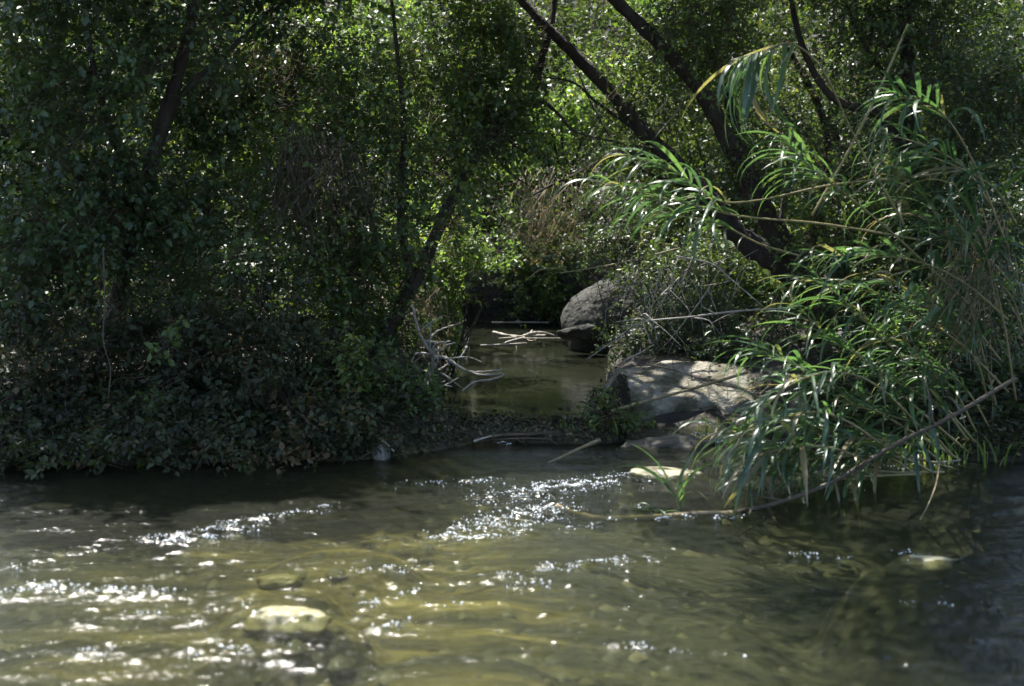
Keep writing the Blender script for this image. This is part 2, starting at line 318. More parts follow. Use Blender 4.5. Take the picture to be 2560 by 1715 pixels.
def foam(seed, n=5200):
    rng = np.random.default_rng(seed)
    ico_v = np.array([(0, 0, 1), (1, 0, 0), (0, 1, 0), (-1, 0, 0), (0, -1, 0), (0, 0, -1)], float)
    ico_f = np.array([(0, 1, 2), (0, 2, 3), (0, 3, 4), (0, 4, 1), (5, 2, 1), (5, 3, 2), (5, 4, 3), (5, 1, 4)])
    P = []
    for px, py, px2, py2, w, s in RIFF[:N_FOAM]:
        a = on_z(px, py, 0)[:2]; b = on_z(px2, py2, 0)[:2]; L = np.linalg.norm(b - a)
        m = int(2600 * (L + .2) * (w + .03) * 4 * s ** 3)
        t = rng.uniform(0, 1, m); p = a + (b - a) * t[:, None] + rng.normal(0, w * .5, (m, 2)) * np.array([1.2, .8])
        cl = perlin(p[:, 0] * 9, p[:, 1] * 12, 31); p = p[cl > rng.uniform(-.15, .45, m)]; P.append(p)
    P = np.vstack(P)[:30000]; r = rng.gamma(2.0, .0012, len(P)).clip(.0012, .008)
    z = river_z(P[:, 0], P[:, 1]); c = np.column_stack([P, z + r * .3])
    V = (c[:, None] + ico_v[None] * r[:, None, None]).reshape(-1, 3); F = (ico_f[None] + (np.arange(len(P)) * 6)[:, None, None]).reshape(-1, 3)
    o = link('foam', mesh_np('foam', V, [F], M['foam'], True))
    tag(o, 'white bubbles and droplets where the shallow river breaks into riffles', 'foam', kind='stuff')
foam(41)

# ------------------------------------------------------------------ rocks
def rock(name, label, c, size, mat, seed, rotz=0, sub=4, rough=.22, facets=.5, group=None, cat='rock', tilt=0):
    bm = bmesh.new(); bmesh.ops.create_icosphere(bm, subdivisions=sub, radius=1); off = Vector((seed * 3.1, seed * 1.7, seed * .9))
    rng = random.Random(seed)
    planes = [(Vector((rng.gauss(0, 1), rng.gauss(0, 1), rng.gauss(.15, .8))).normalized(), rng.uniform(.55, .86)) for _ in range(9)]
    for vv in bm.verts:
        p = vv.co.copy()
        for n, dd in planes:
            e = p.dot(n) - dd
            if e > 0: p -= n * e * (.55 + .45 * facets)
        q = vv.co * 1.3 + off
        p *= 1 + rough * (mnoise.noise(q) + .5 * mnoise.noise(q * 2.3) + .28 * mnoise.noise(q * 5) + .12 * mnoise.noise(q * 11))
        vv.co = Vector((p.x * size[0], p.y * size[1], p.z * size[2]))
    me = bpy.data.meshes.new(name); bm.to_mesh(me); bm.free(); me.materials.append(mat)
    me.polygons.foreach_set('use_smooth', [True] * len(me.polygons))
    o = link(name, me, loc=c); o.rotation_euler = (tilt, 0, rotz); return tag(o, label, cat, group)
def rk(name, label, px, py, Y, wpx, hpx, mat, seed, depth=.8, sink=0, rotz=0, **k):
    """wpx, hpx: visible width and height in photograph pixels"""
    c = at(px, py, Y); s = Y / FPX
    rock(name, label, (c[0], c[1], c[2] - sink), (wpx * s / 2 * 1.15, wpx * s / 2 * depth, hpx * s / 2 * 1.2), mat, seed, rotz, **k)
def rk_bed(name, label, px, py, ztop, wpx, mat, seed, depth=.9, **k):
    p = on_z(px, py, ztop); bed = float(terrain(np.array([p[0]]), np.array([p[1]]))[0]); s = p[1] / FPX; hz = (ztop - bed) / 2 + .02
    rock(name, label, (p[0], p[1], ztop - hz * .86), (wpx * s / 2 * 1.15, wpx * s / 2 * depth, hz), mat, seed, **k)
rk('boulder', 'large pale sunlit boulder at the water edge behind the cane leaves', 1725, 1000, 10.95, 375, 90, M['rock_pale'], 3, .95, sink=-.015, rough=.28, tilt=.45)
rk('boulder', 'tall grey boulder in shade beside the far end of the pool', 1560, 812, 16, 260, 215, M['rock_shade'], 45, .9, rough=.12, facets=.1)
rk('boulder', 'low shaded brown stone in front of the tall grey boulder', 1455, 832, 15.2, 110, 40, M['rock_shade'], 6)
rk('boulder', 'dark wet boulder below the pale sunlit boulder', 1690, 1120, 9.6, 230, 60, M['rock_dark'], 7, .5, rotz=.2, rough=.3)
rk_bed('flat_stone', 'flat cream stone breaking the surface left of the cane leaves', 1665, 1168, .035, 165, M['rock_cream'], 8, .8, rough=.15)
rk_bed('river_stone', 'cream oval stone just awash in the sunlit shallows', 715, 1532, .016, 195, M['rock_pale2'], 29, .75, rough=.2, tilt=.16, facets=.2)
rk_bed('river_stone', 'smaller yellowish stone under water beyond the cream oval stone', 705, 1437, -.018, 130, M['rock_wet'], 10, .7, rough=.15)
rk_bed('river_stone', 'olive stone near the right edge just under the surface', 2300, 1390, .006, 175, M['rock_cream'], 11, .8)
rk('bank_stone', 'small whitish stone standing at the foot of the left bank', 955, 1136, 9.0, 44, 40, M['rock_grey'], 33, .9)
rk('bank_stone', 'little buff stone just above the whitish stone on the left bank', 975, 1048, 9.6, 60, 40, M['rock_cream'], 14, .9)
rk('bank_stone', 'pinkish pale stone framed by cane leaves on the right bank', 2008, 1035, 9.9, 66, 66, M['rock_pale'], 15, .8)
rk('bank_stone', 'flat tan stone at the waterline by the left edge of the picture', 130, 1270, 7.9, 110, 20, M['rock_cream'], 16, .8)
rng = np.random.default_rng(5)
def gravel():
    V = []; F = []; n = 0; ico = np.array([(0, 0, .6), (1, 0, 0), (.3, .95, 0), (-.8, .6, 0), (-.8, -.6, 0), (.3, -.95, 0)], float)
    fc = np.array([(0, 1, 2), (0, 2, 3), (0, 3, 4), (0, 4, 5), (0, 5, 1)])
    m = 1500; x = rng.uniform(-3.6, 3.6, m); y = rng.uniform(3.6, 9.2, m); r = rng.gamma(2.2, .013, m).clip(.012, .08); a = rng.uniform(0, 6.28, m)
    z = terrain(x, y); k = (z < -.06) & (z + r * .6 < -.02); x, y, r, a, z = x[k], y[k], r[k], a[k], z[k]
    c, s = np.cos(a), np.sin(a); sq = rng.uniform(.6, 1, len(x))
    L = ico[None] * r[:, None, None]; L = np.stack([L[..., 0] * c[:, None] - L[..., 1] * sq[:, None] * s[:, None], L[..., 0] * s[:, None] + L[..., 1] * sq[:, None] * c[:, None], L[..., 2]], -1)
    V = (np.stack([x, y, z - .004], -1)[:, None] + L).reshape(-1, 3); F = (fc[None] + (np.arange(len(x)) * 6)[:, None, None]).reshape(-1, 3)
    m_, t, out = newmat('bed_gravel'); at_ = N(t, 'ShaderNodeAttribute', attribute_name='tint')
    r_ = ramp(t, [(0, (.02, .019, .010)), (.4, (.05, .046, .022)), (.8, (.10, .09, .042)), (1, (.19, .165, .085))]); t.links.new(at_.outputs['Fac'], r_.inputs[0])
    p = N(t, 'ShaderNodeBsdfPrincipled', Roughness=.7); t.links.new(r_.outputs[0], p.inputs['Base Color']); t.links.new(p.outputs[0], out.inputs[0])
    o = link('riverbed_gravel', mesh_np('gravel', V, [F], m_, True, np.repeat(rng.beta(2, 2.6, len(x)), 5)))
    tag(o, 'rounded olive and tan gravel seen through the clear shallows', 'gravel', kind='stuff')
gravel()

# ------------------------------------------------------------------ foliage
WIN = []     # canopy gaps cut sunward to light each target: (point, radius, start distance)
def window(px, py, Y, rpx, t0=.5): WIN.append((at(px, py, Y), rpx * Y / FPX, t0))
for a in [(1700, 960, 10.9, 150, .4), (1800, 930, 10.9, 110, .4), (1560, 470, 8.6, 150, .3), (1680, 430, 8.6, 150, .3), (1850, 200, 8.3, 110, .3), (1950, 420, 8.4, 130, .3), (2270, 260, 8.2, 90, .3),
          (2060, 790, 8.6, 140, .3), (2010, 940, 8.4, 150, .3), (1900, 1130, 8.0, 150, .3), (2060, 1080, 8.2, 110, .3), (1980, 1200, 7.6, 120, .3), (1690, 1230, 7.7, 120, .3), (2330, 1100, 8.7, 120, .3),
          (1055, 830, 11.05, 75, .25), (1110, 900, 11.0, 75, .25), (1200, 930, 10.9, 75, .25), (1310, 840, 16.0, 140, .3), (1130, 700, 12.9, 130, .5), (1150, 600, 13, 110, .5), (690, 170, 11.6, 140, .6), (580, 300, 11.4, 110, .6),
          (1290, 310, 16.5, 130, .7), (1400, 330, 17, 130, .7), (1560, 300, 17, 130, .7), (1340, 120, 17.5, 150, .6), (1530, 240, 18, 150, .6), (1130, 200, 16.5, 130, .6), (1030, 330, 16.5, 120, .6), (1400, 560, 15.8, 140, .6), (1480, 420, 14.0, 120, .4), (1600, 850, 12.5, 90, .3), (800, 760, 10.4, 60, .3), (830, 500, 10.6, 70, .3), (2290, 830, 10.3, 90, .4),
          (1640, 1170, 8.75, 70, .3), (1400, 1240, 8.0, 170, .3), (1300, 1310, 7.3, 120, .3), (2150, 560, 11, 90, .4), (1180, 230, 13, 80, .5), (560, 260, 14, 140, .5), (700, 160, 14, 140, .5), (960, 850, 11.6, 80, .3), (940, 690, 11.6, 80, .3), (1090, 560, 12.6, 90, .4), (600, 1320, 7.2, 150, .3), (770, 1270, 7.5, 80, .3)]:
    window(*a)
def in_window(P):
    keep = np.ones(len(P), bool)
    for c, r, t0 in WIN:
        d = P - c; t = d @ SDIR; q = np.linalg.norm(d - t[:, None] * SDIR, axis=1)
        keep &= ~((t > t0) & (q < r * np.clip(.55 + .45 * t / 3, .55, 1.1)))
    return keep
def open_air(P):
    """the stream keeps its own tunnel open, and nothing grows below the ground"""
    x, y, z = P.T; tun = (np.abs(x - cx(y)) < hw(y) + .08) & (z < 1.15) & (y > 9.0) & (y < 18.5)
    return ~tun
def foliage(blobs, nl, size, seed, tw_len=(.22, .5), up=.15, droop=.25, aspect=.30, clump=.33, tint=(.5, .2), carve=True, simple=False, thin=1):
    rng = np.random.default_rng(seed); LP = []; LD = []; LS = []; LT = []; TW = []
    for c, rad, nt_ in blobs:
        c = np.asarray(c, float); rad = np.asarray(rad, float)
        K = max(4, int(nt_ / 14)); kc = unit(rng.normal(size=(K, 3))) * (rng.uniform(0, 1, (K, 1)) ** .42)
        ki = rng.integers(0, K, nt_); P = kc[ki] + rng.normal(0, clump * .5, (nt_, 3)); P = c + P * rad
        ktint = rng.normal(0, tint[1], K)[ki]
        D = unit((P - c) / rad * .5 + rng.normal(0, .55, (nt_, 3)) + np.array([0, -.15, up])); L = rng.uniform(*tw_len, nt_)
        S = unit(np.cross(D, rng.normal(size=(nt_, 3))))
        TW.append((P[::thin], D[::thin], L[::thin]))
        for k in range(nl):
            s = (.2 + .8 * (k + rng.uniform(0, 1, nt_)) / nl); p = P + D * (L * s)[:, None]; p[:, 2] -= droop * .35 * L * s * s
            a = k * 2.4 + rng.uniform(0, 1, nt_); S2 = S * np.cos(a)[:, None] + np.cross(D, S) * np.sin(a)[:, None]
            d = unit(D * .45 + S2 * .8 + rng.normal(0, .25, (nt_, 3)) - np.array([0, 0, droop]))
            LP.append(p); LD.append(d); LS.append(size * rng.uniform(.4, 1.3, nt_)); LT.append(np.clip(tint[0] + ktint + rng.normal(0, .12, nt_), 0, 1))
    P = np.vstack(LP); D = np.vstack(LD); S = np.concatenate(LS); T = np.concatenate(LT)
    k = open_air(P) & (P[:, 2] > terrain(P[:, 0], P[:, 1]) - .01)
    k &= P[:, 2] > np.where(P[:, 1] < 9.6, .03, .11)
    if carve: k &= in_window(P)
    P, D, S, T = P[k], D[k], S[k], T[k]; n = len(P)
    n0 = rng.normal(0, .55, (n, 3)) + np.array([0, -.15, 1.]); Wd = unit(np.cross(n0, D)); Nn = np.cross(D, Wd)
    s = S[:, None]; w = aspect * s; f = .07 * s
    if simple:
        V = np.stack([P, P + D * .42 * s + Wd * w * 1.1 + Nn * f, P + D * s - Nn * .08 * s, P + D * .42 * s - Wd * w * 1.1 + Nn * f], 1).reshape(-1, 3); F = (np.arange(n) * 4)[:, None] + np.array([0, 1, 2, 3]); T2 = T
    else: V = np.stack([P, P + D * .32 * s + Wd * w + Nn * f, P + D * .70 * s + Wd * w * .78 + Nn * f, P + D * s - Nn * .10 * s, P + D * .70 * s - Wd * w * .78 + Nn * f, P + D * .32 * s - Wd * w + Nn * f], 1).reshape(-1, 3)
    if not simple: b = (np.arange(n) * 6)[:, None]; F = np.vstack([b + np.array([0, 1, 2, 3]), b + np.array([0, 3, 4, 5])]); T2 = np.concatenate([T, T])
    # twigs: three-sided slivers
    P = np.vstack([t[0] for t in TW]); D = np.vstack([t[1] for t in TW]); L = np.concatenate([t[2] for t in TW])
    E = P + D * L[:, None]; E[:, 2] -= droop * .35 * L; B0 = P - D * .12
    k = open_air(E) & open_air(B0) & (B0[:, 2] > terrain(B0[:, 0], B0[:, 1])) & (E[:, 2] > .1)
    if carve: k &= in_window(E)
    B0, E, D = B0[k], E[k], D[k]; m = len(E); A = unit(np.cross(D, np.array([.3, .2, .93]))); Bn = np.cross(D, A); r = .0035
    ang = np.array([0, 2.094, 4.189]); ring = (np.cos(ang)[None, :, None] * A[:, None] + np.sin(ang)[None, :, None] * Bn[:, None]) * r
    TV = np.concatenate([B0[:, None] + ring, E[:, None] + ring * .4], 1).reshape(-1, 3); bb = (np.arange(m) * 6)[:, None]
    TF = np.vstack([bb + np.array([0, 1, 4, 3]), bb + np.array([1, 2, 5, 4]), bb + np.array([2, 0, 3, 5])])
    return V, F, T2, TV, TF
NLEAF = 0
def plant(name, label, cat, base, blobs, leaf='leaf_mid', size=.06, nl=8, seed=1, stems=None, stem_r=(.02, .006), bark='bark', group=None, stem_name='stem', crown='foliage', high_shade=(), dens=1.0, **kw):
    """blobs: (px, py, Y, rx px, rz px, twigs); stems: list of lists of (px, py, Y), or None for stems fanned out to the blobs"""
    global NLEAF
    rng = np.random.default_rng(seed + 1000); base = np.asarray(base, float)
    t = thing(name, label, cat, base, group); bl = []
    for px, py, Y, rx, rz, n in blobs:
        s = Y / FPX; bl.append((at(px, py, Y), (rx * s, max(.35, (rx + rz) * s * .45), rz * s), int(n * dens)))
    V, F, T, TV, TF = foliage(bl, nl, size, seed, **kw)
    if len(V): o = link(crown, mesh_np(crown, V - base, [F], M[leaf], False, T), t, kind='stuff'); NLEAF += len(F) // 2
    if len(TV): link('twigs', mesh_np('twigs', TV - base, [TF], M['twig']), t, kind='stuff')
    if high_shade:  # extra crowns above the view, added to shade the banks and river
        V, F, T, TV, TF = foliage([(np.array(q[:3], float), (q[3], q[3], q[3] * .7), int(q[4])) for q in high_shade], 7, .095, seed + 7, tw_len=(.3, .6), simple=True, thin=3)
        link('added_shade_foliage', mesh_np('added_shade_foliage', V - base, [F], M[leaf], False, T), t, kind='stuff')
        link('added_shade_twigs', mesh_np('added_shade_twigs', TV - base, [TF], M['twig']), t, kind='stuff')
        for q in high_shade:
            mb = MB(); e = np.array(q[:3], float); a = np.array(stems[0][0][-1]) if stems else base; mb.tube([a, (a + e) / 2 + rng.normal(0, .15, 3), e], .04, .012, 5, 4); mb.build('limb', M[bark], t)
    if stems is None:
        stems = []
        for c, rad, n in bl:
            for q in range(2):
                e = c + rng.normal(0, .4, 3) * rad; mid = base * .45 + e * .55 + rng.normal(0, .12, 3); stems.append(([base + rng.normal(0, .05, 3) * [1, 1, 0], mid, e], *stem_r))
    for st in stems:
        pts, r0, r1 = st[0], st[1], st[2]; nm = st[3] if len(st) > 3 else stem_name
        mb = MB(); mb.tube(pts, r0 * .7, r1 * .6, 10 if r0 > .04 else 5, 7, .07, rng); mb.build(nm, M[bark], t)
    return t
def P3(*a): return [at(*q) for q in a]
def ground_at(px, Y):
    x = at(px, 900, Y)[0]; return np.array([x, Y, float(terrain(np.array([x]), np.array([Y]))[0])])

# ---- trees
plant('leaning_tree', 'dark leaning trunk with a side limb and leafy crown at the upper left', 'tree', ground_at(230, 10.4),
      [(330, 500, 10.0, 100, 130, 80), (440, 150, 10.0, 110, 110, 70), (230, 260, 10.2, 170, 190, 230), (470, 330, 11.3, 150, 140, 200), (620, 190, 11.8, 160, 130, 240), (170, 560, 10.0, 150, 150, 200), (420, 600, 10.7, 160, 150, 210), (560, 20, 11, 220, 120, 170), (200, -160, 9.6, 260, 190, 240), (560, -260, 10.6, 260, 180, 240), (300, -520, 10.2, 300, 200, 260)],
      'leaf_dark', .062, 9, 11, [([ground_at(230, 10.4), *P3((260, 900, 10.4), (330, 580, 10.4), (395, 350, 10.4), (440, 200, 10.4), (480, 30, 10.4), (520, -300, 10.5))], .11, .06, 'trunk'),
      (P3((400, 330, 10.4), (470, 220, 10.5), (590, 110, 10.8), (680, 20, 11.2)), .045, .018, 'limb'), (P3((350, 520, 10.4), (280, 330, 10.2), (230, 150, 10.0), (200, -150, 9.8)), .05, .02, 'limb')], dens=1.5,
      high_shade=[(-4.6, 10.6, 4.6, 1.1, 340), (-3.4, 11.0, 4.3, 1.0, 340), (-2.4, 10.6, 4.4, .9, 320), (-5.2, 11.4, 5.8, 1.2, 320), (-4.0, 11.6, 5.8, 1.1, 340), (-2.9, 11.6, 5.9, 1.1, 340), (-5.8, 10.4, 3.8, 1.1, 300), (-3.2, 10.2, 3.6, .8, 260), (-6.2, 12, 6, 1.3, 300)])
plant('arching_tree', 'dark trunk arching right over the stream from the left bank', 'tree', ground_at(880, 11.2),
      [(1060, 600, 11.2, 80, 110, 60), (1200, 330, 12, 90, 80, 60), (1380, 120, 12.4, 100, 90, 110), (1300, 40, 12.6, 120, 80, 110), (1230, 300, 12, 100, 90, 70), (880, 230, 11.6, 170, 160, 260), (1010, 420, 11.8, 150, 140, 240), (1110, 270, 12.4, 150, 130, 230), (880, 600, 11.0, 140, 130, 200), (1060, 120, 12.6, 160, 120, 220), (760, 420, 11.0, 130, 170, 180), (1240, 120, 13.2, 130, 100, 150), (700, -150, 11.5, 260, 160, 230), (1050, -160, 12.5, 260, 150, 200), (900, -450, 12.0, 300, 180, 240)],
      'leaf_mid', .058, 9, 12, [([ground_at(880, 11.2), *P3((930, 880, 11.3), (1030, 720, 11.6), (1120, 520, 12.0), (1215, 350, 12.4), (1320, 255, 12.7), (1352, 155, 12.9), (1385, 20, 13.1), (1400, -200, 13.3))], .10, .04, 'trunk'),
      (P3((1310, 262, 12.7), (1360, 258, 12.7), (1400, 290, 12.6), (1440, 330, 12.6), (1560, 360, 12.6)), .035, .012, 'limb'), (P3((1030, 720, 11.6), (1000, 520, 11.5), (1010, 330, 11.6), (990, 100, 11.8), (960, -150, 12)), .05, .02, 'limb'), (P3((1215, 350, 12.4), (1260, 420, 12.3), (1330, 470, 12.3)), .02, .008, 'limb')], dens=1.5,
      high_shade=[(-1.6, 12.0, 4.6, 1.0, 330), (-.8, 12.6, 5.2, 1.0, 300), (-1.8, 12.6, 6.0, 1.1, 330), (-.6, 11.6, 4.3, .8, 200), (-1.2, 11.2, 4.2, .8, 240)])
plant('twin_trunk_tree', 'tree with two dark trunks leaning left from the right bank', 'tree', ground_at(2060, 12.3),
      [(1870, 420, 11.5, 110, 120, 26), (1720, 330, 11.6, 120, 110, 30), (1640, 40, 11.4, 150, 80, 60), (1840, 100, 11.4, 130, 110, 60), (1640, 150, 12.8, 170, 130, 230), (1780, 90, 12.2, 170, 110, 200), (1560, 330, 13.0, 120, 110, 150), (1900, 260, 12.8, 140, 120, 150), (1700, -160, 12.2, 260, 160, 220), (2000, -160, 11.6, 260, 160, 240), (1850, -480, 11.5, 320, 190, 280), (1450, 80, 13.6, 130, 110, 150)],
      'leaf_mid', .048, 9, 13, [([ground_at(2060, 12.3), *P3((2045, 776, 12.3), (1968, 678, 12.3), (1859, 600, 12.4), (1793, 525, 12.4), (1717, 437, 12.5), (1618, 340, 12.6), (1531, 235, 12.8), (1440, 140, 12.9), (1340, 40, 13), (1230, -80, 13.2))], .19, .06, 'trunk'),
      (P3((2045, 770, 12.3), (1957, 612, 12.1), (1881, 470, 12.0), (1815, 345, 11.9), (1750, 225, 11.8), (1620, 80, 11.7), (1500, -50, 11.6), (1400, -250, 11.5)), .155, .06, 'trunk'),
      (P3((1930, 570, 12.1), (1850, 350, 12.3), (1790, 160, 12.5), (1700, 0, 12.7)), .07, .04, 'limb'), (P3((1860, 600, 12.4), (1740, 480, 12.8), (1600, 420, 13.2), (1500, 300, 13.6), (1420, 120, 14)), .04, .015, 'limb'), (P3((2000, 700, 12.2), (2060, 480, 12.2), (2060, 300, 12.3), (1960, 100, 12.4)), .07, .04, 'limb'),
      (P3((1670, 400, 12.55), (1551, 384, 13.2), (1443, 434, 13.7), (1398, 453, 13.9), (1332, 488, 14.1)), .035, .016, 'limb'), (P3((1620, 345, 12.6), (1500, 262, 12.7), (1430, 205, 12.8), (1330, 190, 13)), .03, .01, 'limb')], dens=1.5,
      high_shade=[(1.2, 12.4, 5.0, 1.0, 320), (2.3, 12.0, 5.0, 1.0, 330), (.4, 13.2, 5.6, 1.0, 260), (1.6, 11.4, 5.8, 1.1, 320), (.6, 10.4, 5.4, .9, 260), (1.4, 9.6, 5.4, .9, 300), (2.4, 10.6, 5.8, 1.0, 320), (.8, 8.6, 5.0, .8, 280), (1.7, 8.3, 5.2, .9, 300), (.3, 9.4, 4.7, .7, 200)])
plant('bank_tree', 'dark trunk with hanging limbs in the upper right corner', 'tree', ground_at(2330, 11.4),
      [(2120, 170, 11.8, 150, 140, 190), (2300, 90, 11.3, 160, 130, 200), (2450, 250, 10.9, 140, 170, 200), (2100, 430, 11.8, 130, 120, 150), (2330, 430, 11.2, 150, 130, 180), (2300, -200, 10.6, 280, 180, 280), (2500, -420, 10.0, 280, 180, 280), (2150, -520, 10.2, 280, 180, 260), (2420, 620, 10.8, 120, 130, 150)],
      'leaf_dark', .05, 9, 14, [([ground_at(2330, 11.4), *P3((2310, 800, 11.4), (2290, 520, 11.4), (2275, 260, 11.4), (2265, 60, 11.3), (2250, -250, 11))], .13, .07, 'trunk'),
      (P3((2285, 420, 11.4), (2200, 290, 11.4), (2100, 255, 11.4), (2040, 190, 11.4), (1990, 60, 11.4), (1960, -150, 11.4)), .07, .03, 'limb'), (P3((2275, 260, 11.4), (2170, 130, 11.4), (2110, 0, 11.3)), .05, .02, 'limb')], dens=1.5,
      high_shade=[(3.4, 11.4, 4.8, 1.0, 320), (4.6, 10.8, 4.8, 1.1, 320), (3.2, 10.2, 5.4, 1.0, 320), (2.6, 9.0, 5.2, .9, 300), (3.6, 8.8, 5.2, 1.0, 300), (4.4, 12.2, 6.0, 1.2, 300), (2.2, 7.6, 5.4, .9, 300), (3.2, 7.4, 5.6, 1.0, 380), (1.2, 7.4, 5.3, .8, 330), (.5, 7.9, 5.1, .7, 240), (2.0, 6.6, 5.4, .8, 300), (2.9, 6.6, 5.6, .9, 300)])
# ---- trees further back that close the view
for i, (lab, px, Y, bl, lf, sz) in enumerate([
    ('sunlit yellow green tree crown above the middle of the stream', 1560, 18.5, [(1300, 310, 17.5, 110, 110, 170), (1400, 200, 17.5, 120, 120, 190), (1530, 260, 18, 120, 130, 190), (1420, 380, 18, 110, 80, 130), (1330, 90, 17.5, 150, 100, 170), (1560, 80, 18, 150, 100, 160)], 'leaf_yellow', .068),
    ('pale leafy tree behind the arching trunk in the upper middle', 1130, 17.0, [(1130, 200, 16.5, 130, 140, 190), (1020, 330, 16.5, 130, 120, 170), (1200, 380, 17, 100, 110, 140), (1180, 520, 17, 90, 100, 120), (1000, 90, 16.5, 150, 110, 160)], 'leaf_yellow', .065),
    ('bright leafy tree with brown dead leaves in the upper left gap', 640, 14.5, [(560, 260, 14, 170, 160, 260), (700, 160, 14, 150, 130, 240), (760, 330, 14.5, 140, 140, 190), (430, 420, 14, 150, 150, 190)], 'leaf_yellow', .062),
    ('dim green tree behind the two leaning trunks', 1760, 16.5, [(1930, 720, 13.6, 120, 90, 110), (1800, 700, 14, 120, 80, 100), (1720, 280, 16, 150, 150, 200), (1850, 150, 16, 150, 140, 190), (1660, 450, 16, 120, 120, 150), (1830, 500, 15.5, 140, 130, 180), (1950, 330, 15.5, 130, 130, 160)], 'leaf_mid', .055),
    ('dim green tree filling the gap right of the leaning trunks', 2200, 15.0, [(2080, 300, 14.5, 150, 160, 200), (2230, 250, 14.5, 150, 150, 190), (2400, 350, 14.5, 160, 160, 200), (2200, 520, 14, 170, 140, 210), (2420, 90, 14.5, 160, 140, 170), (2540, 250, 14.3, 140, 190, 200), (2530, 560, 14.0, 130, 170, 170), (2300, 20, 14.6, 160, 120, 150)], 'leaf_mid', .052),
    ('shadowy tree behind the dark left bank', 330, 13.5, [(120, 300, 13, 170, 200, 190), (250, 560, 13, 170, 170, 180), (520, 640, 13, 160, 150, 170), (60, 700, 13, 150, 170, 150), (300, 80, 13, 200, 140, 170), (20, 120, 13, 150, 190, 170), (10, 480, 12.8, 130, 170, 150)], 'leaf_dark', .07)]):
    b = ground_at(px, Y); top = at(bl[0][0], bl[0][1], bl[0][2])
    plant('background_tree', lab, 'tree', b, bl, lf, sz * 1.15, 9, 60 + i, simple=True, thin=2, dens=1.25 if i < 3 else 2.0, stems= [([b, b * .5 + top * .5 + [.15, 0, .1], top, top + [.2, .1, 1.6]], .10, .04, 'trunk')] + [([b * .4 + top * .6, at(q[0], q[1], q[2])], .035, .012, 'limb') for q in bl[1:]])
# ---- hillside wood at the back
rngh = np.random.default_rng(77)
def hillside():
    bl = []
    for k in range(120):
        Y = rngh.uniform(20.3, 24.5); x = rngh.uniform(-10.5, 10.5)
        if Y < 21.5 and abs(x - .3) < 1.2: Y = 22
        z = float(terrain(np.array([x]), np.array([Y]))[0]) + rngh.uniform(.2, 6.4)
        bl.append((np.array([x, Y, z]), (1.25, .8, 1.0), 130))
    V, F, T, TV, TF = foliage(bl, 7, .12, 78, carve=False, tw_len=(.3, .7), tint=(.45, .22), simple=True)
    o = link('hillside_wood', mesh_np('hillside_wood', V, [F], M['leaf_mid'], False, T)); tag(o, 'mass of woodland leaves on the slope far behind the stream', 'woodland', kind='stuff')
hillside()

def ground_cover():
    rng = np.random.default_rng(91); m = 90000; x = rng.uniform(-7, 7.5, m); y = np.where(rng.uniform(0, 1, m) < .3, rng.uniform(8.5, 10.4, m), rng.uniform(8.6, 23.5, m)); z = terrain(x, y)
    k = (y > bank_y(x)) & (z > np.where(y < 9.6, .0, .12)) & ~((np.abs(x - .2) < .8) & (y < 10.2) & (rng.uniform(0, 1, m) < .93)) & ~((np.abs(x - 1.45) < .85) & (y > 10.1) & (y < 11.9) & (rng.uniform(0, 1, m) < .96)); x, y, z = x[k], y[k], z[k]; nn = len(x); x = np.concatenate([x, rng.uniform(-15, 15, 42000)]); y = np.concatenate([y, rng.uniform(21.5, 38, 42000)]); z = terrain(x, y); n = len(x); far = np.arange(n) >= nn
    P = np.stack([x, y, z + np.where(far, rng.uniform(0, .9, n), rng.uniform(0, .12, n))], -1); D = unit(np.stack([rng.normal(0, 1, n), rng.normal(-.3, 1, n), rng.normal(.2, .4, n)], -1)); s = rng.uniform(.03, .068, (n, 1)) * np.where(far, 4.2, 1)[:, None]
    Wd = unit(np.cross(rng.normal(0, .45, (n, 3)) + np.array([0, -.2, 1.]), D)); Nn = np.cross(D, Wd)
    V = np.stack([P, P + D * .45 * s + Wd * .36 * s + Nn * .06 * s, P + D * s, P + D * .45 * s - Wd * .36 * s + Nn * .06 * s], 1).reshape(-1, 3)
    F = (np.arange(n) * 4)[:, None] + np.arange(4)
    o = link('ground_cover', mesh_np('ground_cover', V, [F], M['leaf_shade'], False, np.clip(rng.normal(.45, .2, n) + .5 * perlin(x * 2, y * 2, 52), 0, 1)))
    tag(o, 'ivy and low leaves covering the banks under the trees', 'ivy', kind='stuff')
ground_cover()

